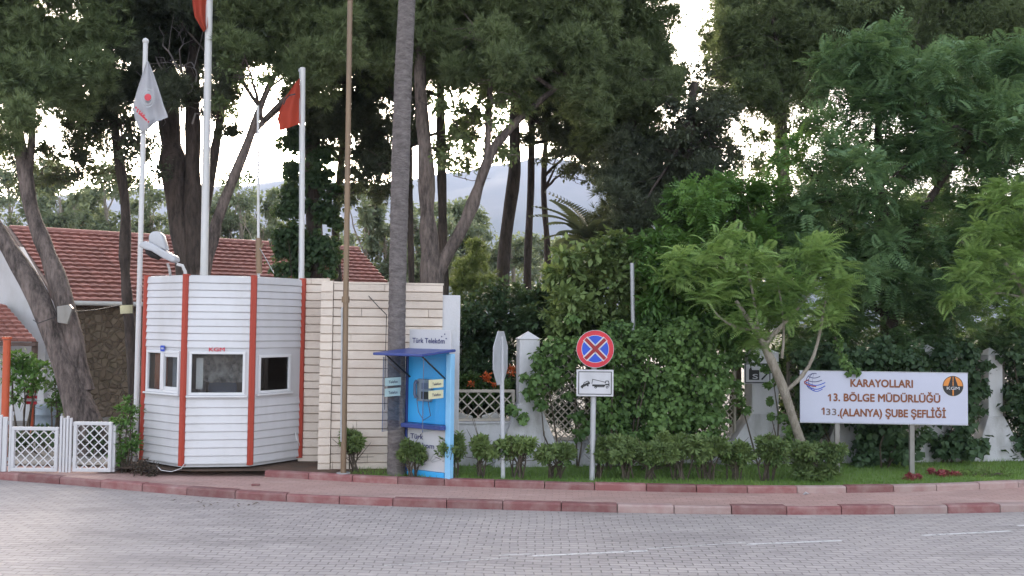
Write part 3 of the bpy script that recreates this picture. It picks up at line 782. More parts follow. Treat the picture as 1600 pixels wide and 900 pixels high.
# ================================================================== POLES AND FLAGS
def pole(name, label, cat, px_b, py_b, px_t, py_t, Y, wpx_b, wpx_t, m, zb=None, knob=0, collar=None):
    a = W(px_b, py_b, Y); b = W(px_t, py_t, Y)
    k = ((zb if zb is not None else Z_WALK) - a.z) / (b.z - a.z); a = a.lerp(b, k)
    t = thing(name, a, label, cat)
    ra, rb = wpx_b / F * Y / 2, wpx_t / F * Y / 2
    mb = MB(); mb.tube([a.lerp(b, i / 6) for i in range(7)], [ra + (rb - ra) * i / 6 for i in range(7)], 14); mb.build('shaft', m, t)
    if knob:
        mb = MB(); d = (b - a).normalized()
        mb.tube([b, b + d * .02, b + d * .05, b + d * .08, b + d * .10], [rb * .9, rb * 1.25, rb * 1.35, rb * 1.0, rb * .2], 12); mb.build('finial', m, t)
    mb = MB(); mb.tube([a + (b - a).normalized() * .0, a + (b - a).normalized() * .03], ra * 2.4, 12); mb.build('base_plate', M['galv'], t)
    return t, a, b
t, _, _ = pole('flagpole', 'slim white flagpole at the left edge of the kiosk', 'flagpole', 217, 480, 227.5, 68, 16.35, 8, 7.5, M['whitepole'], knob=1)
t, _, _ = pole('flagpole', 'tallest white flagpole rising behind the kiosk roof', 'flagpole', 319, 420, 328, -60, 17.2, 12, 11, M['whitepole'], knob=1)
t, a_, b_ = pole('flagpole', 'grey white flagpole at the right corner of the kiosk', 'flagpole', 471, 430, 473, 106, 16.95, 9, 8.5, M['whitepole'])
mb = MB(); q = W(468, 108, 16.95); mb.tube([W(473, 107, 16.95), q, W(467.5, 112, 16.93)], .02, 6); mb.build('bracket', M['galv'], t)
mb = MB(); mb.tube([W(468, 110, 16.9), W(467.5, 425, 16.9)], .006, 5); mb.build('halyard', M['galv'], t)
t, _, _ = pole('steel_pole', 'weathered tan pole standing in front of the stone wall', 'pole', 537, 700, 547, 2, 15.25, 9, 8.5, M['tanpole'], zb=Z_LAWN, knob=1)
mb = MB(); q = W(540, 468, 15.25); mb.tube([q - Vector((0, 0, .05)), q + Vector((0, 0, .05))], .065, 10); mb.build('collar', M['tanpole'], t)
mb = MB(); mb.tube([W(534.5, 480, 15.22), W(533, 690, 15.22)], .016, 6); mb.build('conduit', M['galv'], t)
# thin mast on the roof
mast_z = ZT + .01
t, _, _ = pole('antenna_mast', 'thin pale mast fixed on the kiosk roof by rusty mount', 'mast', 404, 420, 403, 165, 16.9, 4.5, 3.5, M['whitepole'], zb=mast_z)
mb = MB(); mb.tube([W(405, 427, 16.88), W(404, 372, 16.88)], .055, 8); mb.tube([W(399, 402, 16.86), W(412, 380, 16.86)], .02, 6); mb.build('mount', M['tanpole'], t)
mb = MB(); mb.tube([W(404, 385, 16.88), W(413, 400, 16.7), W(428, 427, 16.5)], .007, 5); mb.build('stay_wire', M['galv'], t)

def cloth(name, edgeL, edgeR, Y, m, label, folds, amp, parent=None, n=26, k=20):
    """flag between two pixel polylines (top to bottom), gathered in vertical folds"""
    def along(e, t):
        s = t * (len(e) - 1); i = min(int(s), len(e) - 2); f = s - i
        return (e[i][0] * (1 - f) + e[i + 1][0] * f, e[i][1] * (1 - f) + e[i + 1][1] * f)
    vs = []
    for j in range(n + 1):
        a, b = along(edgeL, j / n), along(edgeR, j / n)
        for i in range(k + 1):
            u = i / k; x = a[0] * (1 - u) + b[0] * u; y = a[1] * (1 - u) + b[1] * u
            grow = min(1, .25 + j / n)
            d = amp * grow * (math.sin(folds * math.pi * 2 * (u + .12 * j / n)) + .4 * math.sin(folds * 5.1 * u + 4 * j / n))
            vs.append(W(x, y, Y + d))
    fs = [(j * (k + 1) + i, j * (k + 1) + i + 1, (j + 1) * (k + 1) + i + 1, (j + 1) * (k + 1) + i) for j in range(n) for i in range(k)]
    mb = MB(); mb.add(vs, fs, 0, True); o = mb.build(name, m)
    s = o.modifiers.new('cloth', 'SOLIDIFY'); s.thickness = .004
    return o
def at_flag(Y):                       # frame just in front of the cloth: u, z given in frame pixels
    return lambda u, n, z: tuple(W(u, z, Y - n))
fl = cloth('flag', [(229, 96), (221, 120), (213, 145), (207, 168), (212, 190), (222, 209)], [(232, 96), (240, 115), (249, 142), (256, 165), (263, 183), (245, 190)], 16.2, M['flag_white'], '', 1.6, .05)
tag(fl, 'white flag with round emblem hanging on the slim left pole', 'flag')
ff = at_flag(16.2)
mb = MB()
for r in (15, 10.5): 
    for i in range(28):
        a, b = 2 * math.pi * i / 28, 2 * math.pi * (i + .7) / 28
        mb.poly([(231 + r * .72 * math.cos(q), 153 + r * math.sin(q)) for q in (a, b)] + [(231 + (r - 1.6) * .72 * math.cos(q), 153 + (r - 1.6) * math.sin(q)) for q in (b, a)], ff, .14, .143)
mb.build('emblem', M['galv'], fl)
mb = MB(); mb.disc(231, 152, 5.5, ff, .14, .143, 14); mb.build('emblem_core', M['sign_red'], fl)
mb = MB()
for row, (x, y) in enumerate(((212, 166), (214, 172), (219, 176))):
    for k in range(5):
        xx, yy = x + k * 3.1, y + k * 3.0
        mb.poly([(xx, yy), (xx + 2, yy + 1.6), (xx + 1, yy + 4.4), (xx - 1, yy + 2.8)], ff, .14, .143)
rp = mb.build('red_print', M['sign_red'], fl)
fl = cloth('flag', [(458, 134), (446, 152), (437, 172), (433, 186), (436, 196), (437, 205)], [(468, 122), (468.5, 140), (469, 155), (469, 170), (469.5, 182), (469, 193)], 16.85, M['flag_red'], '', 1.2, .06)
tag(fl, 'orange red flag with dark arc on the grey white pole', 'flag')
ff = at_flag(16.85); mb = MB()
mb.stroke([(461, 147), (452, 149), (446, 155), (443, 163)], 2.2, ff, .15, .153); mb.build('emblem', M['black'], fl)
fl = cloth('flag', [(301, -60), (300, -20), (301, 8), (304, 26), (312, 40), (318, 50)], [(322, -60), (323, -20), (324, 6), (325, 24), (325, 38), (324, 44)], 17.1, M['flag_red'], '', 1.3, .06)
tag(fl, 'red flag hanging at the top of the tallest white pole', 'flag')

# lamp on the kiosk
lamp = thing('street_lamp', W(290, 430, 15.75), 'grey street lamp head on a bent arm above the kiosk', 'lamp')
def LP(x, y, d=0): return W(x, y, 15.6 + d)
def lamp_shape(outline, half, name, m, bw):
    mb = MB(); k = len(outline)
    vs = [tuple(LP(x, y) + Vector((0, -half, 0))) for x, y in outline] + [tuple(LP(x, y) + Vector((0, half, 0))) for x, y in outline]
    mb.add(vs, [tuple(range(k)), tuple(reversed(range(k, 2 * k)))] + [(i + k, (i + 1) % k + k, (i + 1) % k, i) for i in range(k)])
    o = bevel(mb.build(name, m, lamp), bw, 4)
    for p in o.data.polygons: p.use_smooth = True
    return o
lamp_shape([(220, 385), (224, 380), (231, 377), (242, 381), (262, 393), (277, 401), (278, 408), (273, 411), (258, 404), (240, 393), (229, 390)], .125, 'housing', M['signback'], .028)
lamp_shape([(235, 379), (235, 369), (238, 364), (244, 361.5), (251, 362.5), (256, 368), (259, 378), (263, 392), (252, 388), (242, 382)], .095, 'canopy', M['signback'], .04)
mb = MB(); mb.tube([LP(227, 389.5), LP(231, 392.5), LP(240, 397.5), LP(249, 401.5), LP(253, 402)], [.01, .055, .07, .055, .01], 12); mb.build('lens', M['dark'], lamp)
mb = MB(); mb.tube([LP(276, 413, .03), LP(285, 415, .06), LP(289, 424, .1), LP(291, 437, .12)], .028, 10); mb.build('arm', M['whitepole'], lamp)
mb = MB(); mb.tube([LP(262, 412, .02), LP(265, 422, .1), LP(267, 437, .3)], .022, 8); mb.build('strut', M['whitepole'], lamp)

# ================================================================== PHONE BOOTH
bc = W(668, 600, 15.1); TH = R_(-33)
booth = thing('phone_booth', (bc.x, bc.y, Z_LAWN), 'blue public telephone booth with canopy beside the palm trunk', 'phone booth')
fb = frame((bc.x, bc.y, 0), TH)
hw = .40
mb = MB(); mb.box(-hw, hw, -.05, 0, 1.06, 2.24, 0, fb); bevel(mb.build('back_panel', M['cyan'], booth), .006)
mb = MB(); mb.box(-hw, hw, -.12, 0.0, .30, .985, 0, fb); low = bevel(mb.build('lower_panel', M['white'], booth), .006)
mb = MB(); mb.box(-hw + .02, hw - .02, -.10, .03, .2, .297, 0, fb); bevel(mb.build('base', M['cyan'], booth), .006)
mb = MB(); mb.box(-hw - .02, hw + .02, -.06, .16, .988, 1.057, 0, fb); bevel(mb.build('shelf', M['blue'], booth), .008)
mb = MB(); mb.box(-hw, hw + .05, -.06, -.01, 2.245, 2.58, 0, fb); head = bevel(mb.build('header_panel', M['white'], booth), .006)
mb = MB(); mb.box(hw + .005, hw + .105, -.06, .05, .2, 2.2, 0, fb); bevel(mb.build('post', M['lightblue'], booth), .01)
mb = MB(); mb.box(-hw - .05, -hw - .005, -.05, .02, .2, 2.2, 0, fb); bevel(mb.build('post', M['blue'], booth), .01)
for s, m_ in ((-1, M['smoke']), (1, M['clear'])):
    u = s * (hw - .012) if s > 0 else -hw - .028
    mb = MB(); mb.box(u - .004, u + .004, .02, .60, 1.0 if s > 0 else .95, 2.14, 0, fb); gp = mb.build('side_glass', m_, booth)
    mb = MB(); mb.tube([fb(u, .60, .95 if s < 0 else 1.0), fb(u, .60, 2.14)], .007, 6); mb.build('glass_edge', M['phone'], gp)
    for k in range(2):
        mb = MB(); mb.box(u - .006 if s > 0 else u + .005, u + .012 if s > 0 else u + .007, .10 if s > 0 else .16, .46 if s > 0 else .56, 1.50 + k * .17, 1.63 + k * .17, 0, fb)
        st = mb.build('sticker', M['cream'] if s > 0 else M['palecyan'], gp)
        frs = lambda uu, n, z, u=u, s=s: fb(u - .0085, .28 if s > 0 else .36, 0) if False else fb(u + (.0135 if s > 0 else .0085), (.28 if s > 0 else .36) - uu, z)
        text('Telefon', frs, 0, 0, 1.54 + k * .17, .045, .22, M['navy'], st, 'lettering', .02)
mb = MB(); z = 2.20
P8 = [fb(-hw - .06, .82, z - .03), fb(hw + .12, .82, z - .03), fb(hw + .12, -.06, z + .03), fb(-hw - .06, -.06, z + .03)]
mb.hexa(P8 + [(x, y, zz + .042) for x, y, zz in P8]); bevel(mb.build('canopy', M['blue'], booth), .012)
for s in (-1, 1):
    mb = MB(); u = s * (hw - .04); mb.tube([fb(u, .01, 1.80), fb(u, .62, 2.175)], .014, 6); mb.build('bracket', M['black'], booth)
ph = MB(); ph.box(-.16, .12, 0, .09, 1.42, 1.78, 0, fb); pho = bevel(ph.build('telephone', M['barrel'], booth), .02)
mb = MB(); mb.tube([fb(-.12, .13, 1.48), fb(-.15, .14, 1.53), fb(-.15, .14, 1.70), fb(-.12, .13, 1.75)], [.035, .024, .024, .035], 10); mb.build('handset', M['phone'], pho)
mb = MB(); mb.box(-.05, .09, .09, .096, 1.62, 1.72, 0, fb); mb.build('display', M['phone'], pho)
mb = MB(); mb.box(-.05, .09, .09, .097, 1.46, 1.58, 0, fb); mb.build('keypad', M['black'], pho)
mb = MB(); mb.tube([fb(-.12, .12, 1.46), fb(-.1, .1, 1.25), fb(0, .09, 1.12), fb(.14, .09, 1.2), fb(.06, .06, 1.44)], .008, 6); mb.build('cord', M['phone'], pho)
text('Türk Telekom', fb, .0, -.004, 2.36, .085, .66, M['navy'], head, 'lettering', .012)
text('Türk', fb, -.20, .008, .80, .085, .26, M['navy'], low, 'lettering', .012)
text('Telekom', fb, -.09, .008, .665, .085, .50, M['navy'], low, 'lettering', .012)
for u, z in ((.27, 2.47), (.33, 2.51), (.22, 2.42), (.36, 2.44)):
    mb = MB(); mb.disc(u, z, .012, fb, -.006, -.004, 8); mb.build('dot', M['navy'], head)
mb = MB()
for a in range(7):
    q = R_(150 - a * 20); mb.stroke([(.05 + .08 * math.cos(q), .42 + .05 * math.sin(q)), (.05 + .3 * math.cos(q), .42 + .17 * math.sin(q))], .012, fb, .004, .008)
mb.build('burst_print', M['galv'], low)

# ================================================================== ROAD SIGNS
def post(a, ztop, r, m, t, name='pole'):
    mb = MB(); mb.tube([a, Vector((a.x, a.y, ztop))], r, 12); return mb.build(name, m, t)
# no stopping sign with tow plate
g0 = W(925, 748, 15.0); g0.z = Z_LAWN
sg = thing('road_sign', g0, 'round blue and red no stopping sign above tow away plate', 'road sign')
top = W(929, 514, 15.0); c0 = W(929.3, 545, 15.0); c1 = W(929, 598, 15.0)
mb = MB(); mb.tube([g0, W(929, 517, 15.04)], .045, 14); mb.build('pole', M['galv'], sg)
fs_ = frame((c0.x, 14.93, c0.z), R_(2)); rr = .302
mb = MB(); mb.disc(0, 0, rr, fs_, 0, .012, 48); dk = mb.build('disc', M['signback'], sg)
mb = MB(); mb.disc(0, 0, rr - .006, fs_, .0125, .0135, 48); mb.build('red_border', M['sign_red'], dk)
mb = MB(); mb.disc(0, 0, rr * .735, fs_, .014, .015, 48); mb.build('white_ring', M['sign_white'], dk)
mb = MB(); mb.disc(0, 0, rr * .71, fs_, .0155, .0165, 48); mb.build('blue_field', M['sign_blue'], dk)
L = rr * .69
for s in (1, -1):
    d = L * .7071
    mb = MB(); mb.stroke([(-d, -d * s), (d, d * s)], .098, fs_, .017 + .0002 * (s > 0), .018); mb.build('white_cross', M['sign_white'], dk)
for s in (1, -1):
    d = L * .72
    mb = MB(); mb.stroke([(-d, -d * s), (d, d * s)], .056, fs_, .0185, .0192 + .0003 * (s > 0)); mb.build('red_cross', M['deep_red'], dk)
fs2 = frame((c1.x, 14.93, c1.z), R_(2))
mb = MB(); mb.box(-.298, .298, 0, .01, -.213, .213, 0, fs2); tp = bevel(mb.build('plate', M['sign_white'], sg), .004)
def rrect(mb, w_, h_, t_, fr, n0, n1):
    for a in ((-w_, -h_, w_, -h_), (-w_, h_, w_, h_), (-w_, -h_, -w_, h_), (w_, -h_, w_, h_)): mb.stroke([(a[0], a[1]), (a[2], a[3])], t_, fr, n0, n1)
mb = MB(); rrect(mb, .262, .178, .013, fs2, .0105, .0115); mb.build('border_line', M['black'], tp)
mb = MB()                                                       # towed car and tow truck
mb.poly([(-.235, -.062), (-.215, -.035), (-.09, .022), (-.08, -.012), (-.12, -.035), (-.215, -.078)], fs2, .0105, .0115)
mb.stroke([(-.20, -.04), (-.17, .005), (-.12, .03), (-.095, .015)], .011, fs2, .0105, .0116)
mb.disc(-.205, -.075, .014, fs2, .0105, .0117, 12); mb.disc(-.115, -.042, .014, fs2, .0105, .0117, 12)
mb.box(-.045, .164, .0105, .0115, -.052, -.022, 0, fs2); mb.box(-.01, .15, .0105, .0115, -.066, -.054, 0, fs2)
mb.stroke([(-.05, -.01), (-.04, .06), (.165, .015)], .010, fs2, .0105, .0117)
mb.stroke([(.165, .0), (.175, .035), (.215, .035), (.226, -.01), (.226, -.05)], .013, fs2, .0105, .0118)
mb.box(.165, .228, .0105, .0119, -.035, -.012, 0, fs2)
for u in (.01, .195): mb.ring(u, -.065, .010, .021, fs2, .0105, .012, 14)
mb.build('pictogram', M['black'], tp)
# octagonal sign turned away
g1 = W(786, 745, 15.05); g1.z = Z_LAWN
so_ = thing('road_sign', g1, 'grey octagonal sign turned edge on beside white fence pillar', 'road sign')
mb = MB(); mb.tube([g1, W(783.5, 525, 15.05)], .036, 12); mb.build('pole', M['signback'], so_)
c = W(784, 559, 15.05); fo = frame((c.x - .02, c.y - .03, c.z), R_(75))
mb = MB(); mb.poly([(.43 / math.cos(R_(22.5)) * math.cos(R_(22.5 + 45 * k)), .43 / math.cos(R_(22.5)) * math.sin(R_(22.5 + 45 * k))) for k in range(8)], fo, -.006, .006)
bevel(mb.build('plate', M['signback'], so_), .004)
mb = MB(); mb.box(-.03, .03, .0065, .02, -.3, .3, 0, fo); mb.build('bracket', M['galv'], so_)
# thin grey pole
pole('steel_pole', 'slim grey steel pole rising out of the ivy', 'pole', 991, 600, 987.5, 411, 16.75, 6.5, 6.5, M['galv'], zb=Z_LAWN)

# ================================================================== NAME BOARD
YB = 15.9
n0 = W(1250, 620, YB + .06); n1 = W(1512.5, 624, YB - .08)
bang = math.atan2(n1.y - n0.y, n1.x - n0.x); Lb = math.hypot(n1.x - n0.x, n1.y - n0.y)
mid = (n0 + n1) / 2
zc = mid.z + .005; hb = .435
bd = thing('name_board', (mid.x, mid.y, Z_LAWN), 'wide white name board with brown capital lettering on two posts', 'sign board')
fn = frame((n0.x, n0.y, 0), bang)
mb = MB(); mb.box(0, Lb, -.03, 0, zc - hb, zc + hb, 0, fn); brd = bevel(mb.build('panel', M['board'], bd), .006)
mb = MB(); rr_ = lambda u0, u1, z0, z1: mb.box(u0, u1, -.034, -.031 + .034 + .001, z0, z1, 0, fn)
mb.box(-.006, Lb + .006, -.035, .004, zc - hb - .012, zc - hb - .001, 0, fn); mb.box(-.006, Lb + .006, -.035, .004, zc + hb + .001, zc + hb + .012, 0, fn)
mb.build('edge_trim', M['galv'], bd)
def bu(px): return (px - 1250) / 262.5 * Lb
def bz(py, px): return zc + (583.5 + (px - 1250) * .0135 + 39.7 - py) / 79.5 * 2 * hb
for px in (1310, 1427):
    u = bu(px); mb = MB(); mb.box(u - .04, u + .04, -.10, -.036, .1, zc + hb - .05, 0, fn); bevel(mb.build('post', M['post_grey'], bd), .006)
def one(px, py):
    u, z = bu(px), bz(py, px); mb = MB(); mb.stroke([(u, z + .012), (u, z + .12)], .024, fn, .004, .0055); mb.stroke([(u - .004, z + .122), (u - .036, z + .092)], .020, fn, .0057, .0068)
    mb.build('lettering', M['brown_ink'], brd)
text('KARAYOLLARI', fn, bu(1378), .004, bz(608.3, 1378), .132, bu(1426.5) - bu(1329.5), M['brown_ink'], brd, 'lettering', .035)
one(1297.5, 631)
text('3. BÖLGE MÜDÜRLÜĞÜ', fn, bu(1386), .004, bz(631, 1381), .132, bu(1469) - bu(1303), M['brown_ink'], brd, 'lettering', .035)
one(1287.5, 652)
text('33', fn, bu(1299), .004, bz(652, 1299), .115, .17, M['grey_ink'], brd, 'lettering', .012)
text('.(ALANYA) ŞUBE ŞEFLİĞİ', fn, bu(1393.5), .004, bz(654.5, 1393), .132, bu(1477.5) - bu(1309.5), M['brown_ink'], brd, 'lettering', .035)
# round emblem
eu, ez = bu(1489.3), bz(606.5, 1489); er = .172
mb = MB(); mb.disc(eu, ez, er, fn, .0005, .003, 40); em = mb.build('emblem', M['black'], brd)
mb = MB()
arc = [(eu + er * .93 * math.cos(a), ez + er * .93 * math.sin(a)) for a in [math.pi * i / 20 for i in range(21)]]
mb.poly(arc, fn, .0032, .0042); mb.build('emblem_sky', M['logo_orange'], em)
mb = MB(); mb.poly([(eu - .03, ez + er * .92), (eu + .03, ez + er * .92), (eu + .085, ez - .005), (eu - .085, ez - .005)], fn, .0044, .0052); mb.build('emblem_road', M['black'], em)
for a, b, wq in ((.92, .45, .012), (.38, .05, .016), (-.35, -.9, .022)):
    mb = MB(); mb.stroke([(eu, ez + er * a), (eu, ez + er * b)], wq, fn, .0054, .006); mb.build('emblem_line', M['logo_orange'], em)
text('KGM', fn, eu, .0075, ez - .062, .052, .21, M['sign_white'], em, 'lettering', .02)
mb = MB(); mb.ring(eu, ez, er, er + .008, fn, .0005, .003, 40); mb.build('emblem_rim', M['sign_white'], em)
# globe
gu, gz = bu(1273.5), bz(600.5, 1273); gr = .155
mb = MB()
for k, (e_, a0, a1) in enumerate(((.28, 60, 265), (.72, 75, 260), (1.0, 100, 235))):
    mb.ring(gu, gz, gr * .93, gr, fn, .0005, .002, 18, 0, R_(a0), R_(a1), e_)
for zz, l0, l1, q in ((.62, -.75, .55, .012), (.2, -.95, .75, .013)):
    mb.stroke([(gu + gr * (l0 + (l1 - l0) * i / 8), gz + gr * zz - .03 * math.sin(math.pi * i / 8)) for i in range(9)], q, fn, .0022, .003)
gl = mb.build('globe_emblem', M['navy'], brd)
mb = MB()
for zz, l0, l1, q, sg_ in ((-.05, -.95, 1.1, .014, .05), (-.42, -.85, 1.1, .016, .06), (-.78, -.5, .8, .012, .04)):
    mb.stroke([(gu + gr * (l0 + (l1 - l0) * i / 8), gz + gr * zz - sg_ * math.sin(math.pi * i / 8)) for i in range(9)], q, fn, .0032, .004)
mb.build('globe_bands', M['sign_blue'], gl)
mb = MB(); mb.stroke([(gu - gr * .7, gz + gr * .25), (gu - gr * 1.15, gz), (gu - gr * 1.1, gz - gr * .2), (gu - gr * .5, gz - gr * .42), (gu + gr * .1, gz - gr * .5)], .017, fn, .0042, .005)
mb.build('globe_swoosh', M['deep_red'], gl)

# ================================================================== FENCE
fa = W(700, 600, 16.35); fbp = W(1650, 600, 18.2)
fang = math.atan2(fbp.y - fa.y, fbp.x - fa.x); ffr = frame((fa.x, fa.y, 0), fang)
def fu(px):                                     # distance along the fence seen at px
    d = ROT @ Vector(((px - 800) / F, 0, -1)); dx, dy = d.x / d.y, 1
    ux, uy = math.cos(fang), math.sin(fang)
    # fa + s*u = t*(dx,1)
    det = ux * (-1) - uy * (-dx)
    s = ((-fa.x) * (-1) - (-fa.y) * (-dx)) / det
    return s
Lf = fu(1236)
Lm = fu(826)
mb = MB(); mb.box(-.1, Lm, -.09, .09, .1, .93, 0, ffr); mb.box(-.1, Lm, -.12, .12, .932, .965, 0, ffr); mb.box(Lm + .002, Lf, -.088, .088, .1, .58, 0, ffr); mb.box(Lm + .002, Lf, -.118, .118, .582, .61, 0, ffr)
tag(bevel(mb.build('low_wall', M['dirtyplaster'])), 'low stained white wall carrying the lattice fence behind the shrubs', 'wall')
def pillar(px, label, wd=.36, flare=.8, top=2.42, zt=1.28):
    u = fu(px); h = wd / 2; p = ffr(u, 0, Z_LAWN)
    t = thing('fence_pillar', p, label, 'pillar', 'white pillars of the lattice fence')
    fr = lambda a, n, z: ffr(u + a, n, z)
    mb = MB(); mb.box(-h, h, -.18, .18, .1, top, 0, fr); bevel(mb.build('shaft', M['plaster'], t), .012)
    mb = MB(); v = [fr(a, n, top + .003) for a, n in ((-h - .02, -.2), (h + .02, -.2), (h + .02, .2), (-h - .02, .2))] + [fr(0, 0, top + .14)]
    mb.add(v, [(3, 2, 1, 0), (0, 1, 4), (1, 2, 4), (2, 3, 4), (3, 0, 4)]); mb.build('cap', M['plaster'], t)
    b0, b1 = -flare, flare
    mb = MB()
    lo = [fr(-flare, .32, .1), fr(flare, .32, .1), fr(flare, -.25, .1), fr(-flare, -.25, .1)]
    hi = [fr(-h - .012, .195, zt), fr(h + .012, .195, zt), fr(h + .012, -.2, zt), fr(-h - .012, -.2, zt)]
    mb.hexa(lo + hi); bevel(mb.build('flared_foot', M['dirtyplaster'], t), .012)
    return t
pillar(826, 'white pointed fence pillar right of the edge on grey sign', .36, .68)
pillar(962, 'white fence pillar almost hidden by ivy behind the no stopping sign', .36, .8, 1.9)
pillar(1190, 'white fence pillar carrying a small black and white plate', .52, 1.0, 2.2, 1.10)
pillar(1322, 'stained white fence pillar behind the left half of the name board', .36, .7, 1.6)
pillar(1448, 'stained white fence pillar just behind the right post of the name board', .32, .55, 2.25)
pillar(1545, 'stained white fence pillar standing right of the name board', .30, .60, 2.2, 1.04)
def panel(p0, p1, z0, z1, label, m, step=.1, wd=.02, rail=True):
    u0, u1 = fu(p0), fu(p1)
    t = thing('lattice_fence', ffr(u0, 0, z0), label, 'fence panel', 'lattice panels of the fence')
    mb = MB(); lattice(mb, ffr, u0, u1, z0, z1, step, wd, -.01); mb.build('laths', m, t)
    mb = MB(); w_ = .045
    mb.box(u0, u1, -.03, .03, z1 - w_, z1, 0, ffr); mb.box(u0, u1, -.03, .03, z0, z0 + w_, 0, ffr)
    mb.box(u0, u0 + w_, -.028, .028, z0 + w_, z1 - w_, 0, ffr); mb.box(u1 - w_, u1, -.028, .028, z0 + w_, z1 - w_, 0, ffr)
    if rail: mb.build('frame', m, t)
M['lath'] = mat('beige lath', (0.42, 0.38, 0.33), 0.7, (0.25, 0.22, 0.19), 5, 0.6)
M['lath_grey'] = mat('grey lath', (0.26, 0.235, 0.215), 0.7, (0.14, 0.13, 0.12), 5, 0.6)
M['rail'] = mat('white rail', (0.62, 0.62, 0.62), 0.6)
panel(704, 806, .97, 1.52, 'low beige lattice panel between phone booth and pointed pillar', M['lath'], .2, .022)
panel(850, 940, .63, 2.15, 'tall beige lattice panel left of the no stopping sign', M['lath'], .13, .022)
panel(984, 1150, .63, 2.0, 'lattice panel swallowed by the dark ivy', M['lath'], .13, .022)
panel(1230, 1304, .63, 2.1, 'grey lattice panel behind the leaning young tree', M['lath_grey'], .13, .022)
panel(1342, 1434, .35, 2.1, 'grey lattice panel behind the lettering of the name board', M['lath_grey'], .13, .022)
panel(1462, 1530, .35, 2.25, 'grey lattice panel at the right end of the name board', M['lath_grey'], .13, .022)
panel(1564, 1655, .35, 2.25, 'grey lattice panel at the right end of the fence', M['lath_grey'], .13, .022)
u0, u1 = fu(716), fu(804)
# plate on the pillar
cp = W(1176, 585, 16.6); u = fu(1176)
fp = lambda a, n, z: ffr(u + a, n + .20, z)
pz = cp.z
pls = thing('wall_plate', fp(0, .01, pz - .2), 'small white plate with black emblem fixed on the fence pillar', 'sign')
mb = MB(); mb.box(-.25, .27, 0, .012, pz - .19, pz + .19, 0, fp); plo = mb.build('plate', M['sign_white'], pls)
mb = MB(); rrect(mb, .235, .17, .02, lambda a, n, z: fp(a + .01, n, z + pz), .0125, .0135); mb.build('border_line', M['black'], plo)
mb = MB(); mb.box(-.16, .04, .0125, .0135, pz - .12, pz + .06, 0, fp); mb.poly([(-.16, pz + .06), (-.12, pz + .13), (-.10, pz + .06)], fp, .0125, .0135)
mb.stroke([(.09, pz - .11), (.22, pz + .02)], .03, fp, .0125, .0135); mb.build('emblem', M['black'], plo)
text('S', fp, -.04, .016, pz - .10, .09, .10, M['sign_white'], plo, 'lettering', .02)

# ================================================================== WHITE GATES AT THE LEFT
YG = 15.55
def gp(px, py, d=0): return W(px, py, YG + d)
def gate(name, p0, p1, yt, yb, label, step=.15, d0=0, d1=0, cat='gate'):
    a, b = gp(p0, 700, d0), gp(p1, 700, d1); ang = math.atan2(b.y - a.y, b.x - a.x); L_ = math.hypot(b.x - a.x, b.y - a.y)
    fr = frame((a.x, a.y, 0), ang); zt = gp((p0 + p1) / 2, yt, (d0 + d1) / 2).z; zb_ = max(.14, gp((p0 + p1) / 2, yb, (d0 + d1) / 2).z)
    t = thing(name, (a.x, a.y, zb_), label, cat)
    mb = MB(); lattice(mb, fr, 0, L_, zb_, zt, step, .018, -.008); mb.build('laths', M['white'], t)
    mb = MB(); w_ = .055
    mb.box(0, L_, -.03, .03, zt - w_, zt, 0, fr); mb.box(0, L_, -.03, .03, zb_, zb_ + w_, 0, fr)
    mb.box(0, w_, -.028, .028, zb_ + w_, zt - w_, 0, fr); mb.box(L_ - w_, L_, -.028, .028, zb_ + w_, zt - w_, 0, fr)
    bevel(mb.build('frame', M['white'], t), .006)
gate('lattice_gate', 18, 91, 667, 742, 'white lattice gate leaf left of the slatted gate pier', .15)
gate('lattice_gate', 115, 175, 659, 737, 'taller white lattice gate leaf right of the slatted gate pier', .15)
gate('lattice_fence', 177, 203, 660, 734, 'white lattice fence turning back behind the kiosk bush', .09, .02, .9, 'fence panel')
def slats(name, p0, p1, yt, yb, label, n, cat):
    a, b = gp(p0, 700, .0), gp(p1, 700, .0); zt = gp((p0 + p1) / 2, yt).z; L_ = b.x - a.x; w_ = L_ / n
    t = thing(name, (a.x, a.y, .13), label, cat); fr = frame((a.x, a.y, 0), 0)
    for i in range(n):
        mb = MB(); mb.box(i * w_ + .005, (i + 1) * w_ - .012, -.02, .02, .13, zt - (.03 if i % 2 else 0), 0, fr); bevel(mb.build('slat', M['white'], t), .004)
    mb = MB(); mb.box(.0, L_, -.045, -.022, .3, .36, 0, fr); mb.box(.0, L_, -.045, -.022, zt - .16, zt - .1, 0, fr); mb.build('rail', M['white'], t)
slats('gate_pier', 93, 113, 650, 740, 'narrow white slatted pier between the two lattice gates', 4, 'gate pier')
slats('slat_fence', -90, 12, 648, 746, 'white slatted fence at the left edge beside the lattice gate', 12, 'fence panel')
slats('gate_post', 14, 18.5, 634, 746, 'slim white gate post under the orange post', 1, 'post')
t, _, _ = pole('orange_post', 'thick orange red post standing behind the white gate', 'post', 8, 640, 11, 531, 16.3, 11, 11, M['orange'])
mb = MB(); a = W(11, 530, 16.3); mb.tube([a, a + Vector((0, 0, .04))], .085, 12); mb.build('cap', M['orange'], t)
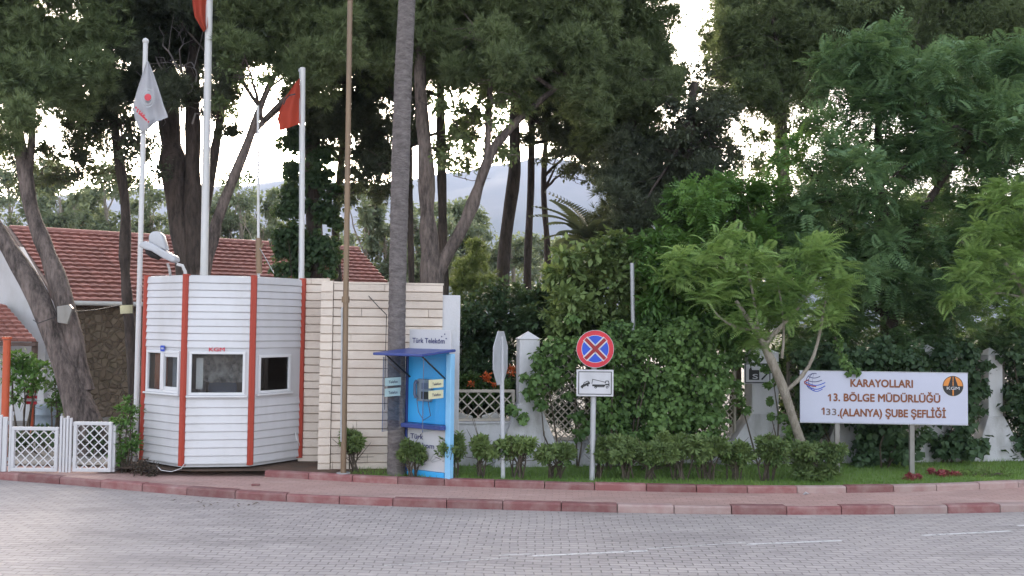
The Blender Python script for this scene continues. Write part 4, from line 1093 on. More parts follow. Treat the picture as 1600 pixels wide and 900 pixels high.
# things in the yard
b0 = W(76, 632, 20.5); zb_ = Z_WALK + .03
mb = MB(); r = .26; H = b0.z - zb_
prof = [(0, r * .94), (.02, r), (H * .33, r), (H * .34, r * 1.04), (H * .36, r), (H * .66, r), (H * .67, r * 1.04), (H * .69, r), (H - .02, r), (H, r * .95)]
mb.tube([Vector((b0.x, b0.y, zb_ + z)) for z, _ in prof], [q for _, q in prof], 20)
tag(mb.build('barrel', M['barrel']), 'grey blue barrel standing behind the lattice gate', 'barrel')
bs = W(50, 618, 19.4)
ws = thing('warning_sign', (bs.x, bs.y, zb_), 'small red and white striped marker behind the lattice gate', 'sign')
fr = frame((bs.x, bs.y, 0), 0); zc_ = bs.z
for i in range(6):
    mb = MB(); mb.box(-.11, .11, 0, .02, zc_ - .18 + i * .06, zc_ - .12 + i * .06 - .001, 0, fr); mb.build('stripe', M['sign_red'] if i % 2 == 0 else M['sign_white'], ws)
mb = MB(); mb.tube([(bs.x, bs.y + .03, zb_), (bs.x, bs.y + .03, zc_ + .15)], .03, 8); mb.build('post', M['orange'], ws)

# ================================================================== HOUSE
hs = W(95, 472, 23.0)
house = thing('house', (hs.x, hs.y, zb_), 'low house with red tiled roof and rubble stone wall behind the gate', 'house')
EL = W(95, 471, 23); RL = W(15, 357, 25.6); RR = W(560, 392, 31.6); ER = W(640, 474, 29.0)
ER.z = EL.z + .02; RR.z = RL.z
def tiled(mb, EL, ER, RL, RR, rows, step, th=.085):
    """courses of tiles, each a row of rounded pans lapping over the one below"""
    for j in range(rows):
        t0, t1 = j / rows, (j + 1.12) / rows
        a0, b0, a1, b1 = EL.lerp(RL, t0), ER.lerp(RR, t0), EL.lerp(RL, min(1, t1)), ER.lerp(RR, min(1, t1))
        nrm = (ER - EL).cross(RL - EL).normalized()
        if nrm.z < 0: nrm = -nrm
        k = int((b0 - a0).length / step); off = (j % 2) * .5 / k
        for i in range(k):
            u, v = i / k, (i + .96) / k
            p = [a0.lerp(b0, u), a0.lerp(b0, v), a1.lerp(b1, v), a1.lerp(b1, u)]
            hgt = random.uniform(.94, 1.06) * th
            m0 = (p[0] + p[1]) / 2 + nrm * (hgt + .02); m1 = (p[3] + p[2]) / 2 + nrm * .03
            q = [p[0] + nrm * hgt, m0, p[1] + nrm * hgt, p[2] + nrm * .008, m1, p[3] + nrm * .008]
            mb.add(q + [p[0], (p[0] + p[1]) / 2, p[1]], [(0, 1, 4, 5), (1, 2, 3, 4), (6, 7, 1, 0), (7, 8, 2, 1)])
mb = MB(); tiled(mb, EL, ER, RL, RR, 17, .24); ro = mb.build('roof', M['roof'], house, False)
BL = RL + (RL - EL); BL.z = EL.z; BR = RR + (RR - ER); BR.z = EL.z
mb = MB(); mb.add([RL, RR, BR, BL], [(0, 1, 2, 3)]); mb.add([EL, ER, RR, RL], [(0, 1, 2, 3)]); mb.add([ER, BR, RR], [(0, 1, 2)]); mb.build('roof_back', M['roof'], ro)
mb = MB(); mb.tube([RL, RR], .10, 8); mb.build('ridge_tiles', M['roof'], ro)
mb = MB(); mb.tube([EL + Vector((0, -.03, -.03)), ER + Vector((0, -.03, -.03))], .06, 6); mb.build('gutter', M['rail'], house)
mb = MB(); mb.tube([RL + Vector((-.05, -.05, .0)), EL + Vector((-.05, -.05, 0))], .09, 4, smooth=False); mb.build('verge_board', M['fascia'], house)
ins = (RL - EL); ins.z = 0; ins = ins.normalized() * .45; al = (ER - EL).normalized()
wa, wb = EL + ins + al * .35, ER + ins - al * .6
mb = MB(); mb.add([(wa.x, wa.y, zb_), (wb.x, wb.y, zb_), (wb.x, wb.y, EL.z + .25), (wa.x, wa.y, EL.z + .25)], [(0, 1, 2, 3)])
bx = Vector((RL.x - EL.x, RL.y - EL.y, 0)) * 1.6
mb.add([(wb.x, wb.y, zb_), (wb.x + bx.x, wb.y + bx.y, zb_), (wb.x + bx.x, wb.y + bx.y, EL.z), (wb.x, wb.y, EL.z)], [(0, 1, 2, 3)])
mb.build('stone_front', M['rubble'], house)
mb = MB(); ga, gb = EL + al * .12, BL + al * .12
mb.add([(ga.x, ga.y, zb_), (gb.x, gb.y, zb_), (gb.x, gb.y, EL.z - .05), (RL.x + .1, RL.y + .1, RL.z - .15), (ga.x, ga.y, EL.z - .05)], [(0, 1, 2, 3, 4)]); mb.build('gable_wall', M['plaster'], house)
# white wing wall and porch roof at the left edge
pl0, pl1 = W(-260, 530, 21.6), W(58, 534, 21.2)
pr0, pr1 = W(-260, 476, 23.0), W(8, 476, 22.9)
porch = thing('porch', (pl1.x, pl1.y, zb_), 'lower red tiled porch roof at the left edge of the house', 'porch')
pl0.z = pl1.z; pr0.z = pr1.z
mb = MB(); tiled(mb, pl0, pl1, pr0, pr1, 9, .22); mb.build('roof', M['roof'], porch, False)
mb = MB(); mb.add([pl0, pl1, pr1, pr0], [(0, 1, 2, 3)]); mb.build('roof_deck', M['fascia'], porch)
mb = MB(); mb.tube([pl0 + Vector((0, -.02, -.06)), pl1 + Vector((0, -.02, -.06))], .06, 4, smooth=False); mb.build('eave_board', M['fascia'], porch)
mb = MB(); mb.tube([(pl1.x - .1, pl1.y + .1, zb_), (pl1.x - .1, pl1.y + .1, pl1.z)], .07, 8); mb.build('porch_post', M['fascia'], porch)
q0, q1 = W(-260, 500, 23.02), W(72, 500, 23.02)
mb = MB(); z2 = W(0, 385, 23.02).z
mb.add([(q0.x, q0.y, zb_), (q1.x, q1.y, zb_), (q1.x, q1.y, W(70, 462, 23.02).z), (W(30, 400, 23.02).x, q1.y, z2), (q0.x, q0.y, z2 + .6)] + [(q0.x, q0.y + .2, zb_), (q1.x, q1.y + .2, zb_), (q1.x, q1.y + .2, W(70, 462, 23.02).z), (W(30, 400, 23.02).x, q1.y + .2, z2), (q0.x, q0.y + .2, z2 + .6)], [(0, 1, 2, 3, 4), (9, 8, 7, 6, 5), (1, 6, 7, 2), (2, 7, 8, 3), (3, 8, 9, 4)])
mb.build('white_wall', M['plaster'], porch)

# hut right of the gatehouse, chairs behind the lattice
hb_ = W(728, 560, 19.5)
hut = thing('ticket_hut', (hb_.x, hb_.y, zb_), 'small hut with brown louvred shutter under a white roof slab', 'hut')
fr = frame((hb_.x, hb_.y, 0), R_(-10))
mb = MB(); mb.box(-1.3, .22, -1.2, -.02, zb_, W(728, 524, 19.5).z, 0, fr); mb.build('wall', M['interior'], hut)
mb = MB(); z = W(728, 527, 19.5).z; mb.box(-1.4, .14, -1.3, .12, z + .002, z + .14, 0, fr); bevel(mb.build('roof', M['plaster'], hut), .01)
zt, zb2 = W(728, 532, 19.5).z, W(728, 576, 19.5).z
mb = MB(); mb.box(-.14, -.09, -.015, .03, zb2, zt, 0, fr); mb.box(.11, .17, -.015, .03, zb2, zt, 0, fr); mb.box(-.089, .109, -.015, .03, zt - .05, zt, 0, fr); mb.box(-.089, .109, -.015, .03, zb2, zb2 + .05, 0, fr)
fw = mb.build('window', M['pvc'], hut)
mb = MB()
for i in range(11): 
    za = zb2 + .06 + i * (zt - zb2 - .12) / 11; mb.box(-.088, .108, -.012, .014, za, za + .03, 0, fr)
mb.build('shutter', mat('brown louvre', (0.15, 0.05, 0.035), .6), fw)
def chair(p, rz, label):
    t = thing('plastic_chair', (p.x, p.y, zb_), label, 'chair', 'white plastic chairs behind the lattice')
    fr = frame((p.x, p.y, zb_), rz)
    mb = MB(); mb.box(-.24, .24, -.22, .24, .40, .44, 0, fr); bevel(mb.build('seat', M['plastic'], t), .015)
    mb = MB(); mb.poly([(-.24, .44), (.24, .44), (.27, .75), (.2, .9), (0, .95), (-.2, .9), (-.27, .75)], fr, -.25, -.215); bevel(mb.build('backrest', M['plastic'], t), .012)
    for a in (-.21, .21):
        for b in (-.2, .2):
            mb = MB(); mb.tube([fr(a, b, .4), fr(a * 1.12, b * 1.12, 0)], [.028, .02], 6); mb.build('leg', M['plastic'], t)
        mb = MB(); mb.tube([fr(a * 1.15, -.2, .66), fr(a * 1.2, .2, .64), fr(a * 1.1, .22, .42)], .022, 6); mb.build('armrest', M['plastic'], t)
p = W(727, 650, 16.85); chair(p, R_(165), 'white plastic chair behind lattice next to the phone booth')
p = W(766, 655, 17.0); chair(p, R_(195), 'white plastic chair behind lattice left of the grey octagonal sign')

# ================================================================== TREES
def pine(label, Y, stems, blobs, m='pine', bark='bark', dens_=26, size=.20, ground=Z_WALK, nl=6, lr=.05, name='pine_tree', group=None, nsub=20, extra=None, sparse=None):
    s0 = W(stems[0][0][0], stems[0][0][1], Y)
    t = thing(name, (s0.x, s0.y, ground), label, 'tree', group)
    mb = MB(); B = blobs_px(blobs, Y); tops = []
    for i, st in enumerate(stems):
        P_, R2 = stem(mb, st, Y, 12, ground if i == 0 or (len(st[0]) > 4) else None)
        tops += P_[int(len(P_) * .72):]
    if sparse:
        S = blobs_px(sparse, Y); foliage('hanging_sprays', S, M[m], t, LEAF, .11, 5.5, nsub=26, sub=.3, out=.6, up=-.2)
        for x, y, z, r in S:
            for _ in range(5):
                a = Vector((x, y, z)) + Vector(rng.normal(size=3)) * r * .5; b = a + Vector((rng.normal(), rng.normal() * .3, rng.normal() * .5)) * r
                mb.tube([a, a.lerp(b, .5) + Vector(rng.normal(size=3)) * .05, b], [.012, .008, .003], 4)
    if nl: limbs(mb, tops, B, nl, lr)
    mb.build('trunk', M[bark], t)
    if extra:
        mb = MB(); extra(mb); mb.build('dead_branch', M['deadwood'], t)
    foliage('crown', B, M[m], t, TUFT, size, dens_, nsub=nsub, sub=.34, out=.7, up=.35, squash=.75)
    return t

pine('twin trunked pine leaning left behind the white lattice gates', 17.6,
     [[(138, 668, 52), (112, 600, 44), (88, 535, 40), (60, 462, 36), (30, 412, 32), (0, 366, 28), (-45, 300, 24), (-70, 200, 18), (-80, 80, 12)],
      [(128, 610, 40, .1), (116, 530, 34, .15), (97, 455, 30, .2), (66, 370, 26, .25), (47, 325, 24, .3), (36, 240, 22, .3), (20, 170, 18, .3), (22, 90, 14, .3), (30, 0, 9, .3)],
      [(42, 300, 14, .3), (50, 230, 12, .3), (52, 150, 9, .3)]],
     [(60, 70, 75), (140, 60, 60), (20, 20, 75), (100, 130, 55), (25, 150, 55), (-60, 60, 90), (-80, 170, 80), (60, -60, 100), (170, -30, 80), (150, 130, 30), (-20, 215, 35), (20, 225, 18)] + fill([(-150,-30),(170,-30),(175,60),(165,150),(110,185),(50,190),(0,190),(-150,260)], 34, 40), dens_=24)
pine('slim dark pine with a pale band on its trunk left of the kiosk', 19.5,
     [[(208, 560, 19), (199, 480, 18), (195, 400, 18), (197, 310, 17), (182, 235, 16), (176, 160, 14), (172, 60, 10)]],
     [(195, 60, 60), (150, 170, 26), (210, 130, 42), (240, 80, 45), (120, 215, 22, .5), (190, 190, 24), (230, 20, 70), (170, -40, 80), (232, 180, 20), (130, 245, 16)] + fill([(150,-30),(260,-30),(255,170),(215,200),(150,215),(100,225),(150,120)], 26, 24), 'pine_dark', 'bark_dark', 20, sparse=fill([(-20,190),(255,185),(255,275),(-20,300)], 22, 30))
def dead(mb):
    for pts in ([(285, 175), (262, 150), (235, 142), (205, 160)], [(290, 150), (308, 115), (300, 96), (270, 110), (235, 118)], [(280, 110), (255, 70), (250, 25), (262, 0)], [(270, 160), (288, 120), (280, 80), (295, 40)], [(262, 120), (235, 85), (215, 90), (190, 110)], [(300, 190), (320, 160), (345, 130)], [(255, 190), (240, 165), (225, 120)], [(275, 60), (300, 30), (330, 20)]):
        P_ = [W(x, y, 19.4 + rng.normal() * .15) for x, y in pts]
        Q = [P_[i].lerp(P_[i + 1], k / 4) + Vector(rng.normal(size=3)) * .03 for i in range(len(P_) - 1) for k in range(4)] + [P_[-1]]
        mb.tube(Q, [.022 * (1 - .75 * i / len(Q)) for i in range(len(Q))], 5)
        for _ in range(7):
            s = Q[int(rng.integers(2, len(Q)))]; e = s + Vector(rng.normal(size=3)) * .35; mb.tube([s, s.lerp(e, .5) + Vector(rng.normal(size=3)) * .05, e], [.009, .007, .003], 4)
pine('thick double trunked pine with bare dead twigs behind the kiosk', 20.0,
     [[(298, 430, 44), (284, 360, 41), (272, 280, 40), (265, 200, 39), (258, 120, 32), (250, 30, 26), (240, -80, 16)],
      [(306, 430, 34, -.1), (303, 330, 30, -.1), (302, 230, 28, -.1), (298, 140, 24, -.1), (305, 40, 18, -.1), (320, -80, 12)],
      [(310, 400, 22, .1), (322, 300, 22, .2), (340, 215, 18, .2), (352, 130, 14, .2), (350, 30, 9, .2)]],
     [(290, 60, 70, .6), (340, 90, 40), (350, 150, 32), (360, 205, 20), (390, 40, 60), (330, 20, 70), (240, 30, 60, .8), (300, -60, 110), (400, -50, 90), (280, 140, 40, 1.0), (230, 130, 35, 1.0), (330, 180, 26, .8)] + fill([(210,-30),(400,-30),(390,100),(360,120),(372,185),(340,205),(325,150),(240,150),(215,120)], 30, 34), 'pine_dark', 'bark_dark', 20, extra=dead)
pine('slender pale trunked pine leaning right over the kiosk', 18.6,
     [[(318, 430, 22), (335, 350, 20), (362, 290, 17), (384, 235, 15), (398, 190, 14), (412, 150, 12), (432, 115, 10), (455, 60, 8)],
      [(405, 165, 7), (385, 140, 6), (370, 105, 4)], [(392, 205, 6), (410, 190, 4)]],
     [(410, 60, 55), (470, 40, 60), (440, 100, 30), (360, 80, 28), (500, 90, 45), (450, -30, 90), (540, 0, 70), (500, 150, 28)] + fill([(350,-30),(560,-30),(540,120),(470,130),(430,100),(350,80)], 32, 30), 'pine', 'bark', 24, sparse=fill([(335,60),(435,60),(435,150),(340,180)], 20, 11))
pine('dark pine wrapped in ivy behind the grey white flagpole', 22.0,
     [[(490, 430, 30), (489, 330, 30), (488, 230, 28), (486, 130, 24), (490, 30, 18), (492, -80, 12)]],
     [(500, 100, 60), (560, 120, 60), (540, 60, 60), (520, 180, 36), (580, 180, 40), (590, 230, 25), (470, 150, 26), (560, 240, 25), (520, -40, 100), (600, 40, 70), (545, 270, 16)] + fill([(440,-30),(640,-30),(640,200),(600,270),(540,270),(500,210),(450,150)], 32, 40), 'pine_dark', 'bark_dark', 20, sparse=fill([(500,190),(625,190),(625,320),(520,320)], 20, 18))
pine('thin crooked pine between the grey flagpole and the tan pole', 23.5,
     [[(529, 430, 14), (522, 340, 13), (530, 280, 12), (537, 230, 12), (540, 150, 10), (545, 40, 7)]],
     [(560, 200, 34), (585, 140, 50), (600, 250, 30), (520, 240, 20), (570, 290, 22), (590, 310, 18)], 'pine_dark', 'bark_dark', 18)
pine('forked grey barked pine right of the tall palm trunk', 18.8,
     [[(676, 445, 46), (672, 400, 34), (667, 330, 28), (670, 265, 27), (660, 190, 24), (655, 110, 20), (660, 20, 15), (660, -80, 10)],
      [(678, 432, 26), (702, 395, 24), (730, 345, 22), (750, 290, 20), (764, 240, 19), (795, 200, 15), (840, 160, 11), (890, 120, 7)],
      [(762, 245, 14), (763, 190, 12), (766, 130, 10), (772, 60, 7)], [(752, 180, 6), (720, 172, 4), (696, 176, 3)]],
     [(690, 50, 80), (640, 30, 70), (720, 110, 45), (790, 40, 80), (830, 100, 60), (740, 0, 80), (860, 40, 80), (900, 110, 55), (560, 30, 60), (680, -80, 130), (850, -70, 120), (820, 165, 22), (600, 90, 40), (780, 130, 25), (905, 75, 45, -1.0), (920, 170, 40)] + fill([(590,-30),(950,-30),(930,130),(870,150),(800,130),(720,115),(640,125),(600,120)], 34, 50), 'pine', 'bark', 26, nl=9, sparse=fill([(680,100),(805,110),(795,250),(690,270)], 22, 22))
pine('straight dark pine behind the forked pine', 21.5,
     [[(693, 440, 19), (691, 340, 18), (690, 250, 17), (688, 150, 14), (690, 20, 10)], [(643, 440, 11, .4, 1), (641, 330, 11, .4), (640, 200, 9, .4)]],
     [(690, 120, 55), (630, 140, 45), (720, 200, 22), (640, 210, 26), (690, 230, 22), (610, 260, 18), (640, 60, 80), (735, 215, 14)], 'pine_dark', 'bark_dark', 18)
pine('dark thick trunked pine right of the forked pine', 23.5,
     [[(784, 482, 26), (788, 400, 24), (796, 320, 23), (806, 270, 24), (802, 200, 20), (806, 120, 15), (800, 20, 10)]],
     [(800, 100, 60), (760, 130, 36), (850, 140, 50), (830, 60, 70), (760, 40, 70), (740, 190, 18), (862, 205, 24), (830, 215, 16)], 'pine_dark', 'bark_dark', 20)
pine('dark straight pine second from right of the tall trunks', 25.0,
     [[(824, 470, 15), (824, 400, 14), (830, 300, 13), (831, 200, 12), (835, 90, 9)]],
     [(880, 150, 60), (850, 200, 26), (900, 210, 35), (930, 150, 50), (890, 60, 80)] + fill([(790,110),(980,120),(1000,230),(930,265),(860,225),(800,190)], 24, 22), 'pine_dark', 'bark_dark', 20, sparse=fill([(810,170),(1000,170),(960,290),(815,255)], 20, 18))
pine('thinnest dark pine trunk before the blue hill', 26.0,
     [[(855, 460, 11), (856, 380, 11), (848, 300, 9), (852, 230, 9), (857, 150, 8)]],
     [(890, 230, 34), (930, 230, 40), (905, 190, 40), (960, 200, 50), (870, 240, 16), (895, 262, 16), (925, 272, 18)], 'pine_dark', 'bark_dark', 18)
pine('broad green pine crown left of the bright gap in the canopy', 21.0,
     [[(985, 520, 34), (988, 400, 32), (992, 300, 28), (985, 200, 24), (975, 100, 18), (970, 0, 12)]],
     [(950, 60, 75), (1010, 50, 55), (960, 140, 60), (1020, 110, 45), (900, 20, 70), (980, -50, 100), (1000, 180, 45), (920, 110, 50, -1), (1035, 80, 30), (940, 210, 45), (1045, 145, 26), (1010, 215, 36)] + fill([(880,-30),(1040,-30),(1045,60),(1055,150),(1000,220),(900,200),(880,100)], 32, 34), 'pine', 'bark', 26, nl=8)
pine('dark drooping conifer in the middle above the ivy', 20.0,
     [[(1065, 540, 34), (1066, 420, 30), (1070, 320, 26), (1075, 220, 20), (1085, 130, 12)]],
     [(1040, 290, 60), (1090, 280, 55), (990, 280, 45), (1000, 330, 45), (1060, 350, 55), (1100, 220, 42), (1060, 225, 32), (960, 330, 30), (970, 260, 30), (1120, 330, 40), (1110, 180, 32), (1030, 240, 28)] + fill([(950,220),(1130,180),(1140,300),(1110,380),(950,370),(940,300)], 32, 34), 'pine_dark', 'bark_dark', 20, sparse=fill([(1000,110),(1115,100),(1160,250),(1040,260)], 22, 22))
pine('tall green pine right of the bright gap in the canopy', 22.5,
     [[(1235, 560, 34), (1230, 420, 30), (1225, 300, 26), (1220, 180, 20), (1215, 60, 14), (1210, -60, 9)]],
     [(1170, 60, 60), (1230, 40, 80), (1140, 110, 42), (1200, 120, 60), (1280, 80, 70), (1150, 10, 50), (1250, -60, 120), (1160, 165, 34), (1120, 150, 24), (1340, 20, 90), (1270, 150, 45), (1215, 175, 24)] + fill([(1130,-30),(1400,-30),(1360,120),(1280,165),(1180,165),(1130,130),(1110,60)], 34, 36), 'pine', 'bark', 26, nl=8, sparse=fill([(1110,140),(1290,150),(1280,265),(1120,300)], 20, 26))
pine('wide green pine filling the upper right corner', 23.5,
     [[(1480, 600, 40), (1475, 400, 34), (1470, 250, 28), (1465, 100, 20), (1460, -40, 12)]],
     [(1400, 50, 80), (1480, 40, 90), (1560, 60, 90), (1430, 120, 70), (1350, 110, 60), (1600, 0, 100), (1500, -60, 130), (1380, -50, 110), (1640, 130, 100), (1540, 150, 80)] + fill([(1330,-30),(1750,-30),(1750,200),(1500,200),(1330,140)], 42, 44), 'pine', 'bark', 24, nl=8)

mb = MB(); q0, q1 = W(198.5, 490, 19.5), W(198, 477, 19.5); mb.tube([q0, q1], .135, 12); mb.build('band', M['cream'], bpy.data.objects['pine_tree.001'])
q = W(101, 490, 17.35); fr = frame((q.x, q.y, q.z), R_(8)); mb = MB(); mb.poly([(-.12, .13), (-.10, -.17), (.08, -.20), (.16, .10), (.10, .17)], fr, -.02, .08)
jb = bevel(mb.build('junction_box', M['post_grey']), .015); tag(jb, 'dark grey box strapped to the leaning twin trunk left of the kiosk', 'box')
mb = MB(); mb.tube([W(101, 490, 17.3), W(60, 505, 17.3), W(52, 500, 17.45)], .008, 5); mb.tube([W(103, 488, 17.3), W(150, 484, 18.3), W(198, 475, 19.4)], .008, 5); mb.build('strap', M['black'], jb)

# ivy column round the dark trunk
def climber(name, label, Y, blobs, m, size, dens_, tm=IVY, nsub=16, sub=.36, cat='ivy', root=None, keep=None, squash=.9, fn_=None, **kw):
    B = blobs_px(blobs, Y); c = min(B, key=lambda b: b[2])
    t = thing(name, (c[0], c[1], Z_LAWN), label, cat)
    (fn_ or hang)('foliage', B, M[m], t, tm, size, dens_, nsub=nsub, sub=sub, squash=squash, **kw)
    mb = MB()
    for (x, y, z, r) in B[::5]:
        s = W(*root) if root else Vector((c[0] + (x - c[0]) * .5, y + .1, Z_LAWN - .05)); e = Vector((x, y, z))
        mb.tube([s, s.lerp(e, .5) + Vector((rng.normal() * .1, 0, 0)), e], [.018, .014, .006], 5)
    mb.build('stem', M['twig'], t)
    return t
climber('ivy', 'dense dark ivy column on the trunk behind the grey flagpole', 21.6, [(455, 220, 22), (452, 270, 24), (450, 320, 24), (450, 370, 26), (455, 415, 26), (500, 280, 18), (510, 340, 20), (515, 400, 22), (475, 390, 26)] + fill([(440,200),(470,190),(520,260),(535,430),(435,430)], 18, 30, .15), 'ivy_dark', .11, 55)

# palm trunk and its fronds high above the frame
pt = thing('palm_tree', (W(620, 745, 15.3).x, 15.3, Z_LAWN), 'tall grey palm trunk left of the phone booth', 'palm tree')
mb = MB(); P_, R2 = [], []
pix = [(619, 745, 29), (619, 700, 27), (619, 620, 27), (620, 500, 27), (622, 400, 27), (626, 250, 29), (630, 120, 28), (636, 0, 27), (640, -120, 27), (645, -260, 26)]
pts = [W(x, y, 15.3) for x, y, _ in pix]; pts[0].z = Z_LAWN - .05
for i in range(len(pts) - 1):
    k = max(2, int((pts[i + 1] - pts[i]).length / .055))
    for j in range(k):
        t_ = j / k; r = (pix[i][2] * (1 - t_) + pix[i + 1][2] * t_) / F * 15.3 / 2
        P_.append(pts[i].lerp(pts[i + 1], t_)); R2.append(r * (1.012 if (len(P_) % 2) else .975) * (1 + .012 * rng.normal()))
mb.tube(P_, R2, 18); mb.build('trunk', M['palm'], pt)
PF = []
for k in range(34):
    az, el = rng.uniform(0, 2 * math.pi), rng.uniform(-.3, 1.1); PF.append((az, el))
v_all, f_all, o_ = [], [], 0
for az, el in PF:
    d = np.array([math.cos(az) * math.cos(el), math.sin(az) * math.cos(el), math.sin(el)])
    tm = tm_frond(26, .28, .014, .55); v, f = scatter(tm, frames(d[None], np.array([[0, 0, 1.0]])), np.array([list(pts[-1])]), np.array([2.6]))
    v_all.append(v); f_all.append(f + o_); o_ += len(v)
mesh_np('fronds', np.concatenate(v_all), np.concatenate(f_all), M['loquat'], pt)

# small date palm between the trunks and the ivy
dp = W(925, 470, 20.5); t = thing('date_palm', (dp.x, dp.y, Z_LAWN), 'small feathery palm between the trunks and the leafy thicket', 'palm tree')
mb = MB(); top = W(925, 385, 20.5); mb.tube([(dp.x, dp.y, .1), (dp.x + .05, dp.y, 2.4), top], [.16, .15, .13], 12); mb.build('trunk', M['bark_dark'], t)
v_all, f_all, o_ = [], [], 0
for k in range(26):
    az, el = rng.uniform(0, 2 * math.pi), rng.uniform(.1, 1.35)
    d = np.array([math.cos(az) * math.cos(el), math.sin(az) * math.cos(el), math.sin(el)])
    tm = tm_frond(24, .26, .016, .6); v, f = scatter(tm, frames(d[None], np.array([[0, 0, 1.0]])), np.array([list(top)]), np.array([1.35 * rng.uniform(.7, 1.1)]))
    v_all.append(v); f_all.append(f + o_); o_ += len(v)
mesh_np('fronds', np.concatenate(v_all), np.concatenate(f_all), M['pine_dark'], t)

# feather leaved trees
def feather(label, Y, stems, blobs, m, bark, size, dens_, ground=Z_LAWN, tm=FROND, nl=6, lr=.03, name='feather_leaved_tree', nsub=14, sub=.36, flat=.5, squash=.75, up=.1, fill=.4):
    s0 = W(stems[0][0][0], stems[0][0][1], Y); t = thing(name, (s0.x, s0.y, ground), label, 'tree')
    mb = MB(); B = blobs_px(blobs, Y); tops = []
    for i, st in enumerate(stems):
        P_, R2 = stem(mb, st, Y, 10, ground if i == 0 else None); tops += P_[len(P_) // 2:]
    if nl: limbs(mb, tops, B, nl, lr)
    mb.build('trunk', M[bark], t)
    foliage('crown', B, M[m], t, tm, size, dens_, nsub=nsub, sub=sub, out=.9, up=up, flat=flat, squash=squash, fill=fill)
    return t
feather('young bright green tree leaning left beside the name board', 15.7,
        [[(1258, 706, 19), (1240, 655, 17), (1222, 600, 16), (1205, 562, 15), (1190, 530, 13), (1170, 500, 10), (1150, 470, 7)],
         [(1195, 538, 9), (1215, 515, 8), (1240, 490, 6), (1265, 460, 4)], [(1226, 612, 8), (1255, 590, 7), (1274, 555, 6), (1282, 515, 5), (1290, 470, 4)],
         [(1180, 515, 6), (1150, 515, 5), (1120, 495, 4), (1105, 470, 3)], [(1185, 522, 6), (1178, 460, 5), (1165, 410, 4)], [(1222, 560, 5), (1228, 510, 4), (1215, 440, 3)]],
        [(1075, 430, 32), (1110, 400, 30), (1140, 375, 30), (1150, 430, 34), (1105, 465, 30), (1185, 400, 28), (1215, 440, 30), (1260, 400, 30), (1285, 385, 24), (1300, 410, 24), (1250, 455, 28), (1300, 465, 28), (1190, 480, 26), (1235, 490, 26), (1290, 495, 22), (1060, 405, 20), (1160, 505, 20), (1185, 535, 14), (1310, 440, 18)],
        'jacaranda', 'bark_grey', .30, 12, tm=FROND_FINE, nl=0, nsub=9, sub=.42, flat=.55, squash=.5)
feather('bright green feathery tree cut by the right edge', 16.2,
        [[(1660, 720, 22), (1650, 600, 18), (1625, 500, 13), (1600, 450, 9), (1570, 410, 6)], [(1610, 470, 7), (1570, 455, 5), (1530, 460, 3)], [(1630, 510, 8), (1640, 420, 6), (1610, 350, 4)]],
        [(1560, 320, 36), (1590, 300, 34), (1530, 360, 30), (1560, 400, 36), (1500, 430, 28), (1545, 455, 30), (1590, 440, 32), (1600, 370, 40), (1650, 350, 60), (1650, 450, 50), (1490, 465, 18), (1525, 405, 26), (1590, 490, 24)],
        'jacaranda', 'bark_grey', .30, 11, tm=FROND_FINE, nl=3, nsub=9, sub=.42, flat=.5, squash=.5)
feather('large dark feathery tree filling the right behind the fence', 18.6,
        [[(1400, 640, 34), (1390, 520, 30), (1385, 420, 26), (1375, 320, 20), (1370, 220, 14), (1375, 120, 8)],
         [(1388, 470, 16), (1340, 380, 13), (1290, 300, 9), (1250, 250, 6)], [(1386, 430, 18), (1440, 330, 14), (1500, 240, 10), (1560, 180, 7)], [(1380, 350, 10), (1430, 240, 8), (1450, 160, 6)], [(1390, 500, 12), (1330, 450, 9), (1260, 400, 6)]],
        [(1300, 140, 45), (1350, 110, 45), (1410, 110, 50), (1470, 140, 50), (1420, 170, 55), (1350, 180, 55), (1290, 200, 40), (1500, 190, 55), (1560, 160, 50), (1450, 230, 55), (1390, 230, 40), (1330, 250, 40), (1270, 260, 34), (1540, 240, 55), (1480, 300, 50), (1430, 330, 45), (1340, 320, 40), (1280, 320, 45), (1230, 310, 40), (1200, 350, 40), (1260, 370, 50), (1320, 380, 55), (1390, 390, 55), (1450, 400, 50), (1510, 360, 55), (1570, 330, 60), (1340, 450, 55), (1420, 460, 60), (1490, 460, 50), (1560, 450, 60), (1300, 510, 50), (1380, 530, 55), (1450, 530, 55), (1530, 530, 55), (1600, 520, 60), (1620, 220, 70), (1640, 380, 70), (1240, 430, 40), (1380, 60, 30), (1290, 95, 26), (1345, 75, 22, -.4), (1590, 90, 40)] + fill([(1290,90),(1450,75),(1600,90),(1720,150),(1720,560),(1250,570),(1190,400),(1210,340),(1280,260),(1290,180)], 38, 80),
        'acacia', 'bark_dark', .34, 11, nl=12, lr=.035, nsub=12, sub=.36, flat=.35, squash=.8, up=-.05)
feather('mid green bushy tree left of the large dark feathery tree', 18.2,
        [[(1150, 600, 22), (1150, 500, 19), (1145, 420, 15), (1150, 340, 10), (1160, 280, 6)], [(1148, 430, 9), (1110, 380, 7), (1080, 340, 4)]],
        [(1150, 330, 36), (1110, 320, 34), (1080, 350, 34), (1130, 290, 26), (1180, 300, 32), (1050, 320, 26), (1070, 300, 20), (1200, 300, 34), (1100, 370, 40), (1150, 380, 40), (1040, 370, 34), (1060, 400, 40), (1220, 250, 22), (1235, 225, 18), (1170, 470, 40), (1200, 430, 40)] + fill([(1030,310),(1130,280),(1200,310),(1240,420),(1220,540),(1120,520),(1030,420)], 32, 26),
        'loquat', 'twig', .26, 12, nl=6, lr=.02, nsub=10, flat=.3, squash=.8, tm=tm_frond(5, .42, .085, .3))

